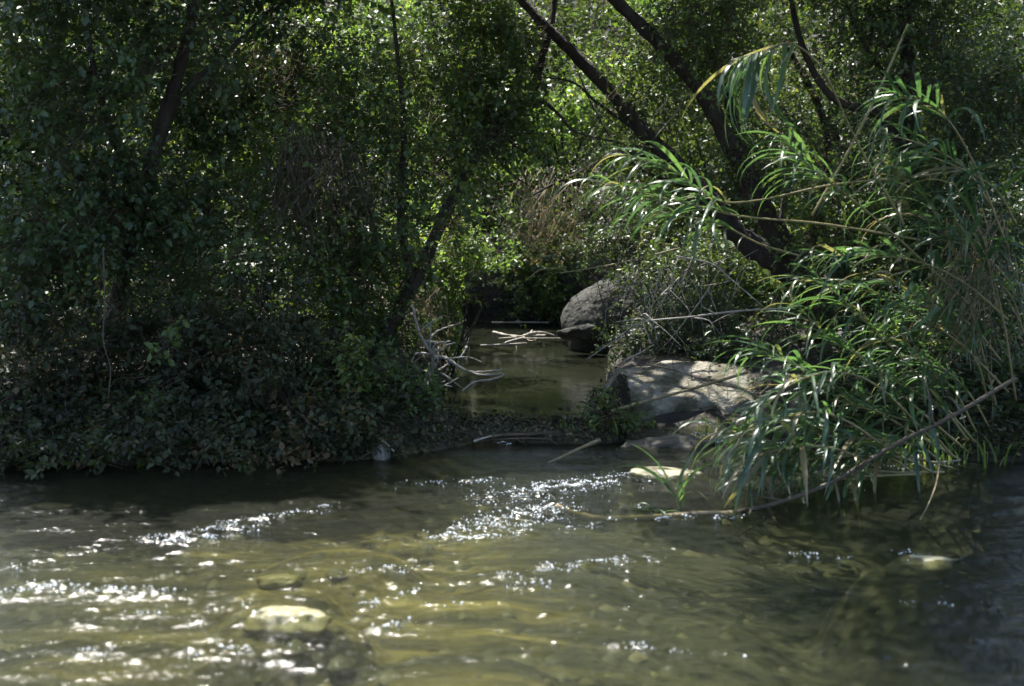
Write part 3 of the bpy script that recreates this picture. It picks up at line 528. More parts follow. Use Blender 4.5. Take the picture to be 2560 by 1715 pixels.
# ---- shrubs
SH = [
 ('bank_shrub', 'dark bramble shrub low on the left bank at the picture edge', 170, 9.7, [(150, 920, 9.7, 190, 150, 260), (120, 1060, 9.3, 150, 90, 120), (60, 1140, 8.75, 120, 40, 90), (220, 1142, 8.78, 110, 35, 80)], 'leaf_shade', .055),
 ('bank_shrub', 'dark shrub on the left bank below the leaning trunk', 430, 9.8, [(420, 900, 9.9, 180, 160, 230), (430, 1060, 9.4, 150, 80, 110), (380, 1142, 8.8, 110, 35, 80), (540, 1138, 8.82, 100, 40, 80)], 'leaf_shade', .052),
 ('bank_shrub', 'dark overhanging shrub between the leaning trunk and the whitish stone', 690, 9.9, [(680, 870, 10.1, 170, 170, 240), (700, 1040, 9.5, 160, 90, 130), (690, 1134, 8.88, 110, 38, 90), (840, 1120, 9.0, 100, 38, 90)], 'leaf_shade', .05),
 ('bank_shrub', 'blue green low shrub beside the buff stone on the left bank', 930, 10.1, [(925, 980, 9.9, 110, 80, 150), (1010, 1030, 10.0, 80, 45, 110), (1090, 1045, 9.9, 70, 30, 80)], 'leaf_mid', .048),
 ('bank_shrub', 'sunlit yellow green shrub hanging beside the pool', 1120, 12.9, [(1120, 700, 12.9, 110, 130, 260), (1190, 640, 13.3, 90, 120, 190), (1060, 610, 12.6, 90, 90, 150), (1150, 820, 12.9, 80, 70, 110)], 'leaf_yellow', .045),
 ('bank_shrub', 'leafy green shrub left of the white dead branch', 970, 11.6, [(950, 850, 11.6, 80, 110, 170), (940, 690, 11.6, 90, 110, 160), (870, 780, 11.2, 90, 110, 150)], 'leaf_mid', .05),
 ('bank_shrub', 'shaded shrub closing the far end of the pool', 1330, 20.8, [(1290, 700, 20, 120, 110, 200), (1400, 680, 20, 110, 120, 180), (1340, 580, 20.5, 150, 110, 190)], 'leaf_mid', .06),
 ('bank_shrub', 'dark tangled shrub above the tall grey boulder', 1640, 14.0, [(1600, 640, 14.5, 140, 80, 170), (1720, 660, 13.8, 130, 120, 200), (1560, 560, 15, 120, 90, 150)], 'leaf_dark', .045),
 ('bank_shrub', 'dark shrub behind the pale sunlit boulder', 1790, 11.9, [(1740, 800, 12.2, 150, 90, 200), (1880, 860, 11.7, 120, 80, 150), (1640, 860, 12.4, 110, 60, 110)], 'leaf_dark', .042),
 ('bank_shrub', 'small leaved green shrub right of the leaning trunk bases', 2160, 11.4, [(2120, 600, 11.6, 130, 110, 200), (2250, 700, 11.2, 130, 120, 190), (2120, 760, 11.2, 110, 90, 130)], 'leaf_mid', .045),
 ('bank_shrub', 'yellow green shrub catching sun near the right picture edge', 2320, 10.6, [(2290, 880, 10.6, 100, 100, 170), (2380, 760, 10.8, 100, 110, 150)], 'leaf_yellow', .045),
 ('bank_shrub', 'dark shrub in the right corner above the grass tuft', 2460, 10.2, [(2460, 860, 10.2, 120, 160, 190), (2480, 1030, 9.6, 100, 70, 80)], 'leaf_dark', .05),
 ('bank_shrub', 'low weeds along the waterline behind the long fallen branch', 2180, 9.6, [(2150, 1060, 9.7, 130, 50, 120), (2300, 1030, 9.7, 110, 60, 110)], 'leaf_mid', .04),
]
for i, (lab, px, Y, bl) in enumerate([('shaded understory shrub behind the left bank at the picture edge', 120, 12.2, [(60, 760, 12.2, 170, 130, 330), (230, 780, 12.0, 150, 120, 300)]), ('shaded understory shrub behind the leaning trunk foot', 450, 12.4, [(400, 760, 12.4, 160, 130, 320), (560, 780, 12.2, 140, 120, 280)]),
        ('shaded understory shrub left of the arching trunk foot', 740, 12.4, [(720, 760, 12.4, 150, 140, 320), (850, 720, 12.6, 120, 130, 240)]), ('shaded understory shrub behind the canes at the right edge', 2450, 11.6, [(2480, 780, 11.6, 140, 150, 320), (2370, 900, 11.4, 120, 110, 240), (2500, 600, 11.8, 130, 140, 240)])]):
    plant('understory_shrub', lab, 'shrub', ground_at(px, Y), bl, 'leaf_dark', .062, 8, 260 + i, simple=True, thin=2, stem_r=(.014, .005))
for i, (nm, lab, px, Y, bl, lf, sz) in enumerate(SH):
    plant(nm, lab, 'shrub', ground_at(px, Y), bl, lf, sz, 9, 200 + i, tw_len=(.15, .36), stem_r=(.014, .005), dens=1.5)
plant('bank_weed', 'thin leaves at the right rim of the pool beside the pale boulder', 'weed', ground_at(1490, 10.4), [(1488, 990, 10.4, 14, 50, 26), (1470, 1040, 10.1, 22, 25, 22)], 'leaf_mid', .045, 7, 290, tw_len=(.08, .16), stem_r=(.006, .003))
plant('bank_weed', 'green weeds growing on the right end of the debris dam', 'weed', ground_at(1560, 9.95), [(1570, 1055, 9.95, 60, 22, 45), (1500, 1075, 9.85, 50, 14, 36)], 'leaf_mid', .045, 7, 291, tw_len=(.08, .16), stem_r=(.006, .003), carve=False)
for i, (px, py, Y, lab) in enumerate([(305, 1110, 9.0, 'pale leaf sprig over the water at the far left'), (410, 1120, 8.95, 'pale leaf sprig right of the far left sprig'), (395, 1000, 9.2, 'hanging leafy spray on the dark left bank'), (440, 830, 9.3, 'pale climbing spray on the dark left bank'), (610, 640, 9.8, 'cluster of pale shiny leaves in the dark left foliage')]):
    c = at(px, py, Y); b = c + [.1, .25, .15]
    plant('leaf_sprig', lab, 'sprig', b, [(px, py, Y, 30, 34, 11)], 'leaf_mid', .06, 6, 300 + i, [([b, c], .005, .003)], group='pale sprigs on the left bank', tw_len=(.08, .18), carve=False)

# ---- dry brush
def dry_brush(label, px, py, Y, wpx, hpx, n, seed, mat='drystem', lean=(-.1, 0), leaves=True):
    rng = np.random.default_rng(seed); c = at(px, py, Y); s = Y / FPX; base = c - [0, 0, hpx * s * .5]
    t = thing('dry_brush', label, 'dry brush', base); mb = MB()
    for k in range(n):
        a = c + [rng.normal(0, wpx * s * .3), rng.normal(0, .25), hpx * s * rng.uniform(.1, .55)]
        L = hpx * s * rng.uniform(.4, .95); d = np.array([rng.normal(lean[0], .35), rng.normal(lean[1], .2), -1])
        p = [a, a + d * L * .5 + rng.normal(0, .05, 3), a + d * L + rng.normal(0, .08, 3)]; g = float(terrain(np.array([p[2][0]]), np.array([p[2][1]]))[0]); p[2][2] = max(p[2][2], g + .02)
        if not open_air(np.array(p)).all(): continue
        mb.tube(p, rng.uniform(.003, .006), .002, 3, 4)
    mb.build('dry_stems', M[mat], t, kind='stuff')
    if leaves:
        V, F, T, TV, TF = foliage([(c, (wpx * s * .5, .3, hpx * s * .5), int(n * .5))], 5, .055, seed + 1, droop=.8, aspect=.14, tint=(.5, .25))
        if len(V): link('dry_leaves', mesh_np('dry_leaves', V - base, [F], M['leaf_dry'], False, T), t, kind='stuff')
dry_brush('tan thatch of dead stems hanging over the far end of the stream', 1390, 560, 15.6, 230, 260, 190, 401)
dry_brush('dead brown stems hanging left of the tall grey boulder', 1400, 700, 16.8, 140, 190, 80, 402)
dry_brush('reddish brown dead vines in the left foliage', 800, 470, 10.6, 190, 260, 170, 403, 'twig')
dry_brush('hanging brown dead cane leaves near the right picture edge', 2440, 720, 9.0, 170, 380, 60, 404)
dry_brush('pale dead stems under the shrub left of the pool', 1030, 780, 12.0, 160, 150, 90, 405)
dry_brush('fine grey dead twigs above the pale sunlit boulder', 1700, 760, 11.9, 330, 220, 42, 406, 'deadwood', leaves=False)
dry_brush('brown dead leaves lit by sun at the upper left', 700, 180, 11.6, 170, 150, 70, 407)
dry_brush('few curled tan leaves left of the sunlit brown leaves', 610, 195, 11.3, 60, 60, 26, 408)

# ---- fallen and dead branches
def branch(label, paths, mat='deadwood', name='dead_branch', cat='branch', twigs=0, seed=1, group=None):
    """paths: (points, r0, r1); the first is the main stem, the others side shoots"""
    rng = np.random.default_rng(seed); pts = paths[0][0]; base = np.array(pts[0]); t = thing(name, label, cat, base, group)
    for k, (p, r0, r1) in enumerate(paths):
        mb = MB(); c = mb.tube(p, r0, r1, 7, 6, .07, rng); mb.build('stem' if k == 0 else 'side_shoot', M[mat], t)
        if k == 0 and twigs:
            mt = MB()
            for q in range(twigs):
                a = c[rng.integers(len(c) // 4, len(c))]; d = unit(rng.normal(0, 1, 3) + [0, 0, .3]); L = rng.uniform(.12, .35)
                mt.tube([a, a + d * L * .5 + rng.normal(0, .02, 3), a + d * L + rng.normal(0, .05, 3)], r1 * .7, r1 * .3, 4, 3)
            mt.build('twigs', M[mat], t, kind='stuff')
branch('white dead branch standing and forking over the left rim of the pool',
       [(P3((1030, 760, 11.05), (1048, 830, 11.05), (1082, 895, 11.05), (1078, 940, 11.00), (1066, 982, 10.95)), 0.0087, 0.0174), (P3((1084, 896, 11.05), (1110, 893, 11.00), (1145, 915, 10.85), (1180, 930, 10.90), (1255, 925, 10.60)), 0.0186, 0.0074),
        (P3((1180, 930, 10.90), (1200, 937, 10.80), (1258, 936, 10.60), (1230, 948, 10.50), (1185, 955, 10.40), (1155, 978, 10.30)), 0.0099, 0.0062), (P3((1120, 896, 10.95), (1170, 893, 11.05), (1205, 905, 11.05)), 0.0074, 0.0031), (P3((1150, 893, 11.05), (1165, 870, 11.15), (1172, 845, 11.15)), 0.0050, 0.0019), (P3((1170, 893, 11.05), (1174, 868, 10.95)), 0.0050, 0.0025), (P3((1100, 890, 11.05), (1060, 893, 11.15)), 0.0112, 0.0074)], twigs=26, seed=1)
branch('bleached forked driftwood lying across the far pool', [(P3((1233, 830, 16.6), (1270, 840, 16.4), (1310, 842, 16.3), (1365, 840, 16.3)), .02, .025), (P3((1310, 842, 16.3), (1330, 834, 16.3), (1357, 832, 16.4), (1385, 840, 16.5)), .028, .015), (P3((1310, 845, 16.2), (1280, 852, 16.0), (1250, 862, 15.8)), .02, .012)], seed=2, twigs=6, name='driftwood', cat='driftwood')
branch('straight grey driftwood pole in front of the forked driftwood', [(P3((1200, 864, 15.7), (1260, 862, 15.7), (1318, 859, 15.7)), .014, .016)], seed=3, name='driftwood', cat='driftwood')
branch('long thin pole lying across the far pool towards the grey boulder', [(P3((1300, 846, 16.2), (1400, 846, 16.0), (1475, 847, 15.8)), .01, .008)], seed=4, name='driftwood', cat='driftwood')
branch('thin floating stick at the far end of the pool', [(P3((1230, 806, 19.3), (1310, 806, 19.3), (1370, 806, 19.3)), .012, .01)], seed=5, name='driftwood', cat='driftwood')
branch('thin pale pole slanting up from the pool to the right', [(P3((1465, 900, 11.45), (1530, 855, 11.15), (1590, 812, 10.95), (1640, 800, 10.85), (1720, 793, 10.75), (1850, 777, 10.75), (1980, 770, 10.85)), .006, .009), (P3((1790, 786, 10.75), (1755, 766, 10.65)), .007, .004), (P3((1555, 840, 11.05), (1553, 848, 11.05)), .008, .005)], seed=6, twigs=8)
branch('short pale stick slanting above the pale boulder', [(P3((1560, 902, 11.0), (1600, 882, 11.0), (1635, 861, 11.0)), .006, .004), (P3((1600, 882, 11.0), (1602, 868, 11.0)), .006, .003)], seed=7)
branch('straight tan cane leaning across the pale sunlit boulder', [(P3((1520, 1030, 10.2), (1620, 1002, 10.2), (1720, 975, 10.2), (1870, 930, 10.2)), .013, .011)], 'drystem', seed=8, name='fallen_cane', cat='cane')
branch('short crooked upright stick at the right rim of the pool', [(P3((1533, 917, 11), (1538, 955, 10.9), (1544, 985, 10.8), (1550, 1010, 10.8)), .009, .008)], 'drystem', seed=9)
branch('long dark fallen branch slanting down from the right bank into the river',
       [(P3((2540, 945, 7.9), (2380, 1040, 7.8), (2240, 1110, 7.7), (2100, 1195, 7.6), (1960, 1252, 7.45), (1830, 1285, 7.35)), .012, .016), (P3((1960, 1252, 7.45), (1900, 1240, 7.4), (1840, 1215, 7.3)), .008, .004), (P3((2140, 1172, 7.6), (2180, 1140, 7.5)), .007, .004)], 'wetwood', seed=10, twigs=5)
branch('orange brown log awash in the river under the small cane sprout', [(P3((1390, 1266, 7.45), (1440, 1285, 7.4), (1500, 1298, 7.3), (1570, 1298, 7.25), (1640, 1295, 7.25), (1740, 1288, 7.3), (1830, 1286, 7.35)), .018, .024)], 'drystem', seed=11, name='log', cat='log')
branch('dark log lying along the debris dam below the pool', [(P3((1185, 1100, 9.55), (1260, 1088, 9.62), (1350, 1085, 9.68), (1450, 1072, 9.8), (1560, 1050, 9.95)), .013, .016)], 'wetwood', seed=12, name='log', cat='log')
branch('pale stick end poking out left of the debris dam', [(P3((1185, 1104, 9.5), (1200, 1098, 9.5), (1228, 1090, 9.55)), .010, .006)], seed=13, name='stick', cat='stick')
branch('orange stick leaning out of the water below the dam', [(P3((1370, 1158, 8.85), (1415, 1138, 8.9), (1462, 1116, 9.0), (1500, 1100, 9.1)), .008, .014)], 'drystem', seed=14, name='stick', cat='stick')
branch('thin stick leaning beside the whitish stone on the left bank', [(P3((950, 1095, 9.0), (965, 1108, 9.0), (985, 1128, 8.95)), .008, .005)], seed=15, name='stick', cat='stick')
branch('thin brown twig hanging on the dark left bank right of centre', [(P3((765, 1060, 9.2), (785, 1078, 9.15), (808, 1100, 9.1)), .006, .004)], 'drystem', seed=16, name='stick', cat='stick')
branch('thin brown twig left of the other twig on the dark left bank', [(P3((690, 1065, 9.2), (700, 1085, 9.15), (708, 1108, 9.1)), .006, .004)], 'drystem', seed=17, name='stick', cat='stick')
branch('grey vine stem hanging down at the left picture edge', [(P3((258, 620, 9.4), (262, 760, 9.3), (258, 850, 9.2), (276, 920, 9.2), (270, 1000, 9.2)), .006, .005)], 'twig', seed=18, name='vine_stem', cat='vine')
branch('thin drooping stem dipping into the river at the right', [(P3((2350, 1150, 7.8), (2340, 1210, 7.3), (2320, 1262, 7.1), (2300, 1300, 7.05)), .004, .003)], 'drystem', seed=19, name='drooping_stem', cat='stem')
branch('bare grey twig crossing in front of the tangled shrub', [(P3((1690, 640, 11.2), (1780, 660, 11.2), (1830, 700, 11.2), (1910, 768, 11.2)), .008, .005)], seed=20, twigs=6)
branch('bare pale twigs left of the two leaning trunks', [(P3((1640, 340, 12.2), (1690, 280, 12.2), (1720, 230, 12.2)), .006, .003), (P3((1680, 300, 12.2), (1650, 250, 12.2)), .005, .003)], seed=21, twigs=5)
branch('thin pale stem lying along the right waterline', [(P3((2210, 1130, 8.6), (2280, 1148, 8.5), (2350, 1155, 8.5), (2400, 1150, 8.5)), .006, .005)], seed=22, name='stick', cat='stick')

branch('thin grey stick lying along the dam face below the pool', [(P3((1230, 1100, 9.62), (1300, 1096, 9.62), (1380, 1098, 9.62)), .008, .005)], 'wetwood', seed=50, name='stick', cat='stick', twigs=3)
branch('crooked stick jutting left from the right end of the dam', [(P3((1560, 1080, 9.8), (1500, 1092, 9.72), (1440, 1088, 9.66)), .008, .005)], 'wetwood', seed=51, name='stick', cat='stick', twigs=3)
branch('dark twiggy branch caught across the left half of the dam', [(P3((1150, 1075, 9.75), (1230, 1068, 9.8), (1310, 1080, 9.78), (1370, 1070, 9.8)), .008, .004)], 'wetwood', seed=61, twigs=22)
branch('dark twiggy branch caught across the right half of the dam', [(P3((1580, 1050, 9.95), (1510, 1068, 9.85), (1450, 1060, 9.85), (1400, 1080, 9.78)), .008, .004)], 'wetwood', seed=62, twigs=22)
branch('fine dead twigs lying over the top of the pale sunlit boulder', [(P3((1600, 905, 10.7), (1700, 930, 10.5), (1790, 960, 10.4), (1880, 975, 10.3)), .006, .003)], 'twig', seed=63, twigs=24)
branch('bare twiggy branch leaning beside the tall grey boulder', [(P3((1590, 900, 11.6), (1560, 830, 11.6), (1510, 760, 11.7), (1490, 690, 11.8)), .007, .003)], 'twig', seed=64, twigs=26)
# ---- debris dam: moss and leaf clumps
plant('moss_mound', 'mossy leaf litter heaped along the left of the debris dam', 'moss', ground_at(1230, 9.78), [(1170, 1060, 9.7, 60, 25, 80), (1260, 1082, 9.78, 80, 10, 80)], 'moss', .035, 9, 500, [], tw_len=(.05, .12), crown='litter', carve=False)
plant('moss_mound', 'mossy leaf litter heaped along the right of the debris dam', 'moss', ground_at(1440, 9.82), [(1420, 1074, 9.8, 80, 16, 110), (1520, 1050, 9.9, 60, 20, 80)], 'moss', .035, 9, 501, [], tw_len=(.05, .12), crown='litter', carve=False)

def litter():
    rng = np.random.default_rng(95); m = 42000; x = rng.uniform(-5.5, 5.5, m); y = bank_y(x) + rng.uniform(-.05, .75, m); y[:9000] = rng.uniform(9.58, 10.05, 9000); x[:9000] = rng.uniform(-.8, 1.05, 9000); z = terrain(x, y)
    k = (z > .012) & (z < .5) & ((y < 9.86) | (z > POOL_Z + .01)); x, y, z = x[k], y[k], z[k]; n = len(x)
    nx_ = -(terrain(x + .02, y) - z) / .02; ny_ = -(terrain(x, y + .02) - z) / .02; G = unit(np.stack([nx_, ny_, np.ones(n)], -1) + rng.normal(0, .3, (n, 3)))
    D = unit(np.cross(G, rng.normal(0, 1, (n, 3)))); Wd = np.cross(G, D); tw = rng.uniform(0, 1, n) < .22
    s = np.where(tw, rng.uniform(.05, .16, n), rng.uniform(.018, .05, n))[:, None]; w = np.where(tw, .0035, s[:, 0] * .3)[:, None]; P = np.stack([x, y, z + .006 + rng.uniform(0, .012, n)], -1)
    V = np.stack([P, P + D * .45 * s + Wd * w + G * .15 * w, P + D * s + G * .004, P + D * .45 * s - Wd * w + G * .4 * w], 1).reshape(-1, 3); F = (np.arange(n) * 4)[:, None] + np.arange(4)
    lm = leaf_mat('litter', [(0, (.018, .015, .009)), (.45, (.04, .032, .018)), (.7, (.045, .06, .022)), (.85, (.08, .062, .034)), (1, (.20, .16, .09))], .15, .6, spec=.3)
    o = link('leaf_litter', mesh_np('leaf_litter', V, [F], lm, False, rng.uniform(0, 1, n))); tag(o, 'fallen leaves and bits of twig strewn along the muddy waterline', 'leaf litter', kind='stuff')
litter()
# ------------------------------------------------------------------ giant cane
def cane_leaf_mesh(k):
    rng = random.Random(900 + k); n = 9; V = []; F = []; arch = rng.uniform(.7, 1.7); tw = rng.uniform(-.5, .5); x = z = 0; ang = rng.uniform(.15, .5)
    for i in range(n + 1):
        s = i / n; w = .029 * (math.sin(math.pi * min(1, s * .62 + .19)) ** 1.2) * (1 - s ** 3.2) + .0008; t = tw * s
        c = Vector((x, .06 * math.sin(s * 2.2) * (1 if k % 2 else -1), z)); e = Vector((0, math.cos(t), math.sin(t))); up = Vector((math.sin(ang) * -1, 0, math.cos(ang)))
        V += [c - e * w + up * w * .35, c, c + e * w + up * w * .35]
        x += math.cos(ang) / n; z += math.sin(ang) / n; ang -= arch / n * (1 + s)
    for i in range(n):
        a = i * 3; F += [(a, a + 1, a + 4, a + 3), (a + 1, a + 2, a + 5, a + 4)]
    return mesh_np('cane_leaf', np.array(V), [np.array(F)], M['cane_leaf'], True)
CLEAF = [cane_leaf_mesh(k) for k in range(12)]
def cane(label, path, nleaf, llen, seed, start=.3, side=1.0, fwd=.55, r=(.009, .004), bias=(0, 0, 0), stem_mat='cane_stem', name='giant_cane', group='giant canes on the right bank', cat='cane', zmax=.28):
    rng = np.random.default_rng(seed); base = np.array(path[0]); t = thing(name, label, cat, base, group)
    mb = MB(); c = mb.tube(path, r[0], r[1], 6, 8); mb.build('stem', M[stem_mat], t)
    T = unit(np.gradient(c, axis=0)); m = len(c)
    nleaf = int(nleaf * 2.1) if nleaf > 9 else nleaf
    for k in range(nleaf):
        s = start + (1 - start) * (k + .5) / nleaf; i = min(m - 1, int(s * (m - 1))); tg = T[i]
        sd = unit(np.cross(tg, np.array([0, .25, 1]))) * (1 if k % 2 else -1)
        d = unit(tg * fwd + sd * side * rng.uniform(.4, 1) + np.array([0, 0, rng.uniform(-.3, .35)]) + rng.normal(0, .22, 3) + np.array(bias))
        d[2] = min(d[2], zmax); d = unit(d)
        upv = np.array([0, 0, 1.]) + rng.normal(0, .25, 3); y = unit(np.cross(upv, d)); z = np.cross(d, y)
        L = llen * 1.6 * rng.uniform(.5, 1.15) * (1 - .35 * max(0, s - .8) / .2); wv = L * rng.uniform(.8, 1.15)
        mat = Matrix(((d[0] * L, y[0] * wv, z[0] * L, c[i][0] - base[0]), (d[1] * L, y[1] * wv, z[1] * L, c[i][1] - base[1]), (d[2] * L, y[2] * wv, z[2] * L, c[i][2] - base[2]), (0, 0, 0, 1)))
        o = bpy.data.objects.new('leaf', CLEAF[int(rng.integers(12))]); COL.objects.link(o); o.parent = t; o.matrix_basis = mat
L = (-.45, -.1, 0)
cane('long cane stretched left across the middle with a bright leaf fan at its tip', P3((2480, 415, 9.2), (2300, 440, 9.0), (2080, 462, 8.8), (1900, 500, 8.7), (1790, 500, 8.6), (1690, 430, 8.5), (1560, 385, 8.4)), 17, .36, 1, .62, bias=(-.5, 0, 0))
cane('cane tip hanging from the top with bright downward leaves', P3((2260, 560, 8.8), (2140, 350, 8.6), (2060, 180, 8.4), (1980, 110, 8.3), (1900, 130, 8.2), (1830, 150, 8.2)), 13, .42, 2, .6, bias=(-.15, -.1, -1.0))
cane('cane with a bright fan of leaves left of the upper right tuft', P3((2420, 760, 9.0), (2250, 600, 8.8), (2120, 490, 8.6), (2040, 430, 8.5), (1950, 340, 8.4)), 14, .36, 3, .5, bias=L)
cane('upper right cane with a glossy tuft of pale leaves', P3((2520, 620, 8.7), (2440, 420, 8.5), (2370, 300, 8.3), (2300, 250, 8.2), (2230, 245, 8.1)), 14, .36, 4, .5, bias=L)
cane('cane in the lower middle of the thicket with feathery bright tip', P3((2450, 1120, 9.0), (2330, 980, 8.9), (2220, 860, 8.7), (2150, 790, 8.6), (2080, 725, 8.5), (2030, 700, 8.5)), 15, .33, 5, .4, bias=L)
cane('cane leaning left just above the pale boulder end', P3((2420, 1130, 8.9), (2280, 1010, 8.8), (2160, 900, 8.6), (2070, 840, 8.5), (1990, 760, 8.4)), 15, .36, 6, .4, bias=L)
cane('cane whose broad leaves arch in front of the pale boulder end', P3((2400, 1150, 8.7), (2280, 1080, 8.6), (2160, 1010, 8.4), (2060, 960, 8.3), (1960, 900, 8.2), (1900, 880, 8.2)), 16, .38, 7, .4, bias=L)
cane('low cane with leaves drooping above the dark wet boulder', P3((2380, 1170, 8.5), (2240, 1130, 8.4), (2120, 1090, 8.2), (2010, 1060, 8.1), (1900, 1010, 8.0)), 15, .34, 8, .4, bias=L)
cane('lowest cane with bright leaves bowing to the water', P3((2360, 1180, 8.4), (2220, 1180, 8.2), (2100, 1160, 8.0), (1990, 1130, 7.9), (1890, 1090, 7.8), (1800, 1080, 7.7)), 17, .34, 9, .4, bias=(-.4, -.1, -.1))
cane('cane bowing over the fallen branch with leaf tips in the water', P3((2300, 1185, 8.2), (2180, 1190, 8.0), (2060, 1190, 7.8), (1960, 1180, 7.65), (1880, 1170, 7.6)), 15, .33, 10, .35, bias=(-.3, -.15, -.25))
cane('shaded cane rising at the right behind the bright tufts', P3((2500, 1050, 9.4), (2440, 820, 9.2), (2380, 620, 9.1), (2300, 480, 9.0), (2220, 420, 8.9)), 14, .38, 11, .4, bias=(-.3, 0, 0))
cane('shaded cane near the right edge with long hanging leaves', P3((2540, 1000, 9.0), (2500, 760, 8.8), (2440, 560, 8.7), (2380, 450, 8.6)), 12, .42, 12, .35, bias=(-.2, 0, -.3))
cane('cane crossing the thicket at half height', P3((2520, 800, 8.9), (2400, 700, 8.8), (2280, 650, 8.7), (2150, 640, 8.6), (2050, 640, 8.5)), 14, .38, 13, .35, bias=L)
cane('cane in the shade below the half height cane', P3((2520, 980, 9.2), (2400, 860, 9.0), (2280, 780, 8.9), (2180, 730, 8.8), (2090, 720, 8.7)), 14, .36, 14, .35, bias=L)
cane('thin cane at the right above the grass tuft', P3((2500, 1120, 9.2), (2420, 980, 9.0), (2320, 900, 8.9), (2220, 890, 8.8)), 12, .34, 15, .35, bias=L)
cane('upright tan cane stalk crossing the dark gap in the upper right', P3((2030, 540, 9.0), (2120, 380, 9.0), (2200, 220, 9.0), (2270, 60, 9.0)), 2, .3, 16, .8, r=(.009, .008))
cane('low leafy cane reaching left past the hanging limb', P3((2000, 640, 9.6), (1900, 610, 9.5), (1800, 560, 9.4), (1700, 540, 9.2), (1600, 520, 9.1)), 13, .30, 17, .35, bias=(-.3, 0, -.2))
cane('small broken cane with a bent green leaf above the pool', P3((1700, 620, 11.6), (1560, 655, 11.5), (1450, 675, 11.4), (1400, 682, 11.4)), 4, .40, 18, .75, bias=(-.5, 0, -.2), r=(.007, .005))
cane('bright cane curving down beside the small sprout', P3((2250, 1150, 8.2), (2130, 1060, 7.9), (2030, 1030, 7.7), (1930, 1060, 7.5), (1850, 1130, 7.4)), 14, .34, 41, .35, bias=(-.45, -.1, -.2))
cane('bright cane arching highest above the fallen branch', P3((2330, 1100, 8.4), (2200, 970, 8.1), (2090, 930, 7.9), (1980, 960, 7.7), (1910, 1020, 7.6)), 14, .36, 42, .35, bias=(-.45, -.1, -.15))
cane('slim cane with long leaves hanging over the awash log', P3((2200, 1170, 8.0), (2080, 1120, 7.7), (1960, 1120, 7.5), (1850, 1160, 7.35)), 12, .34, 43, .35, bias=(-.4, -.1, -.2))
cane('slim cane with bright leaves just under the long stretched cane', P3((2300, 600, 9.0), (2060, 560, 8.8), (1850, 540, 8.6), (1680, 500, 8.5), (1490, 455, 8.4)), 17, .34, 44, .5, bias=(-.5, -.05, -.05))
CROWD = ['leafy cane ending right of the bright fan above the half height cane', 'leafy cane just below the glossy upper right tuft', 'leafy cane whose tip lies level with the leaning trunk bases', 'leafy cane rising steeply behind the feathery bright tip', 'leafy cane pointing left above the broad arching leaves',
         'leafy cane level with the foot of the pale sunlit boulder', 'leafy cane just above the bright leaves bowing to the water', 'leafy cane lying lowest over the long fallen branch', 'leafy cane rising beside the yellow green shrub at the right', 'leafy cane nearest the right picture edge at half height', 'leafy cane reaching furthest left over the dark wet boulder', 'leafy cane behind the glossy upper right tuft']
for k, (a, b, c_, Y, n_) in enumerate([((2520, 700), (2330, 560), (2180, 470), 9.1, 12), ((2540, 560), (2420, 430), (2300, 380), 8.9, 12), ((2500, 900), (2330, 760), (2200, 690), 8.8, 14), ((2440, 1080), (2300, 900), (2200, 760), 8.7, 14), ((2420, 1100), (2250, 960), (2140, 880), 8.5, 14),
      ((2380, 1140), (2230, 1040), (2090, 1000), 8.3, 14), ((2360, 1160), (2200, 1100), (2070, 1090), 8.1, 14), ((2330, 1180), (2150, 1140), (2000, 1150), 7.9, 14), ((2470, 1000), (2380, 830), (2300, 700), 9.2, 13), ((2560, 840), (2470, 680), (2400, 560), 8.8, 13), ((2280, 1180), (2120, 1130), (1960, 1030), 8.2, 14), ((2480, 520), (2330, 370), (2200, 330), 9.3, 12)]):
    cane(CROWD[k], P3((*a, Y + .3), ((a[0] + b[0]) / 2 + 15, (a[1] + b[1]) / 2 - 15, Y + .2), (*b, Y), (*c_, Y - .15)), n_, .36, 700 + k, .3, bias=(-.4, -.05, -.05), group='crowded canes in the right thicket')
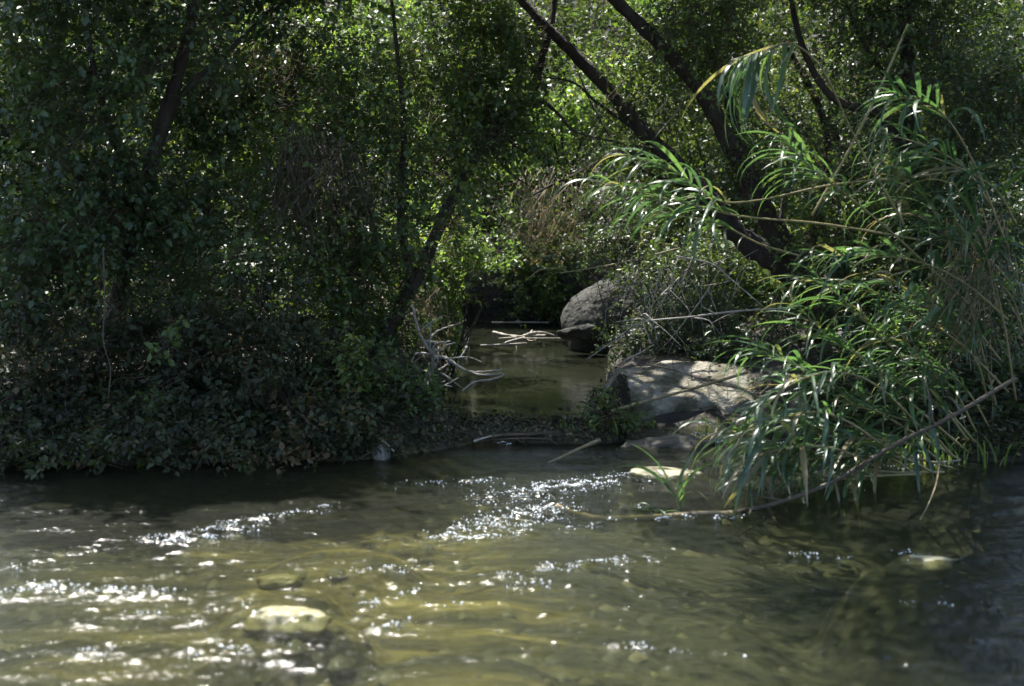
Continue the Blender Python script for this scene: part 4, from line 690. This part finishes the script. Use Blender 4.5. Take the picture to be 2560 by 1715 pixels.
# sprout in the water
cane('small cane sprout with five spreading leaves standing in the river', P3((1700, 1290, 7.4), (1694, 1255, 7.4), (1690, 1220, 7.4)), 8, .30, 30, .1, side=1.3, fwd=.9, r=(.008, .005), name='cane_sprout', group=None, cat='sprout', bias=(0, -.1, .5), zmax=.9)
cane('tiny cane sprout on the awash log left of the larger sprout', P3((1640, 1292, 7.35), (1636, 1275, 7.35)), 6, .13, 31, .1, side=1.2, fwd=.7, r=(.005, .003), name='cane_sprout', group=None, cat='sprout', bias=(0, 0, .2))
cane('two long leaves dipping into the river below the lowest cane', P3((1880, 1190, 7.55), (1870, 1215, 7.5)), 3, .26, 32, .3, side=.6, r=(.005, .003), name='cane_sprout', group=None, cat='sprout', bias=(-.2, 0, -.7))
cane('floating green weed sprig in the middle of the pool', P3((1345, 955, 11.5), (1338, 938, 11.55), (1350, 915, 11.6)), 5, .17, 33, .2, side=1.3, fwd=.6, r=(.004, .003), name='water_weed', group=None, cat='weed')

# grass tufts
def tuft(label, px, Y, n, h, seed, spread=.25, mat='leaf_mid'):
    rng = np.random.default_rng(seed); b = ground_at(px, Y); b[2] = max(b[2], 0.0); V = []; F = []; T = []
    for k in range(n):
        p = b + [rng.normal(0, spread), rng.normal(0, .12), -.02]; d = np.array([rng.normal(0, .3), rng.normal(0, .3), 1]); L = h * rng.uniform(.5, 1.15); w = rng.uniform(.004, .009)
        e = unit(np.array([rng.normal(), rng.normal() * .4, 0])); dr = np.array([d[0], d[1], 0]) * rng.uniform(.5, 2.2); c0 = len(V)
        for i in range(5):
            s = i / 4; c = p + np.array([0, 0, 1]) * L * (s - .35 * s ** 2.6) + d * [1, 1, 0] * L * s * .6 + dr * L * .4 * s ** 2; ww = w * (1 - s ** 2) + .0006; V += [c - e * ww, c + e * ww]
        for i in range(4): a = c0 + i * 2; F.append((a, a + 1, a + 3, a + 2)); T.append(rng.uniform(.4, .95))
    t = thing('grass_tuft', label, 'grass', b); link('blades', mesh_np('blades', np.array(V) - b, [np.array(F)], M[mat], True, np.array(T)), t, kind='stuff')
tuft('bright tuft of river grass by the right waterline', 2330, 9.0, 60, .34, 601, .2, 'leaf_yellow')
tuft('thinner grass tuft left of the bright one at the right waterline', 2215, 8.95, 26, .26, 602, .12)
tuft('few grass blades beside the pale boulder foot', 1815, 10.3, 22, .22, 603, .2)
tuft('grass blades at the right picture edge by the water', 2480, 8.9, 30, .3, 604, .15)
tuft('grassy clump at the right end of the debris dam', 1545, 9.85, 40, .16, 606, .12)
tuft('grassy clump on the middle of the debris dam', 1400, 9.8, 26, .09, 607, .16)
tuft('short grass on the left rim of the pool', 1120, 10.1, 40, .16, 605, .25)
print('leaves', NLEAF, 'objects', len(bpy.data.objects), 'tris', sum(len(o.data.loops) - 2 * len(o.data.polygons) for o in bpy.data.objects if o.type == 'MESH' and o.data.users < 3))
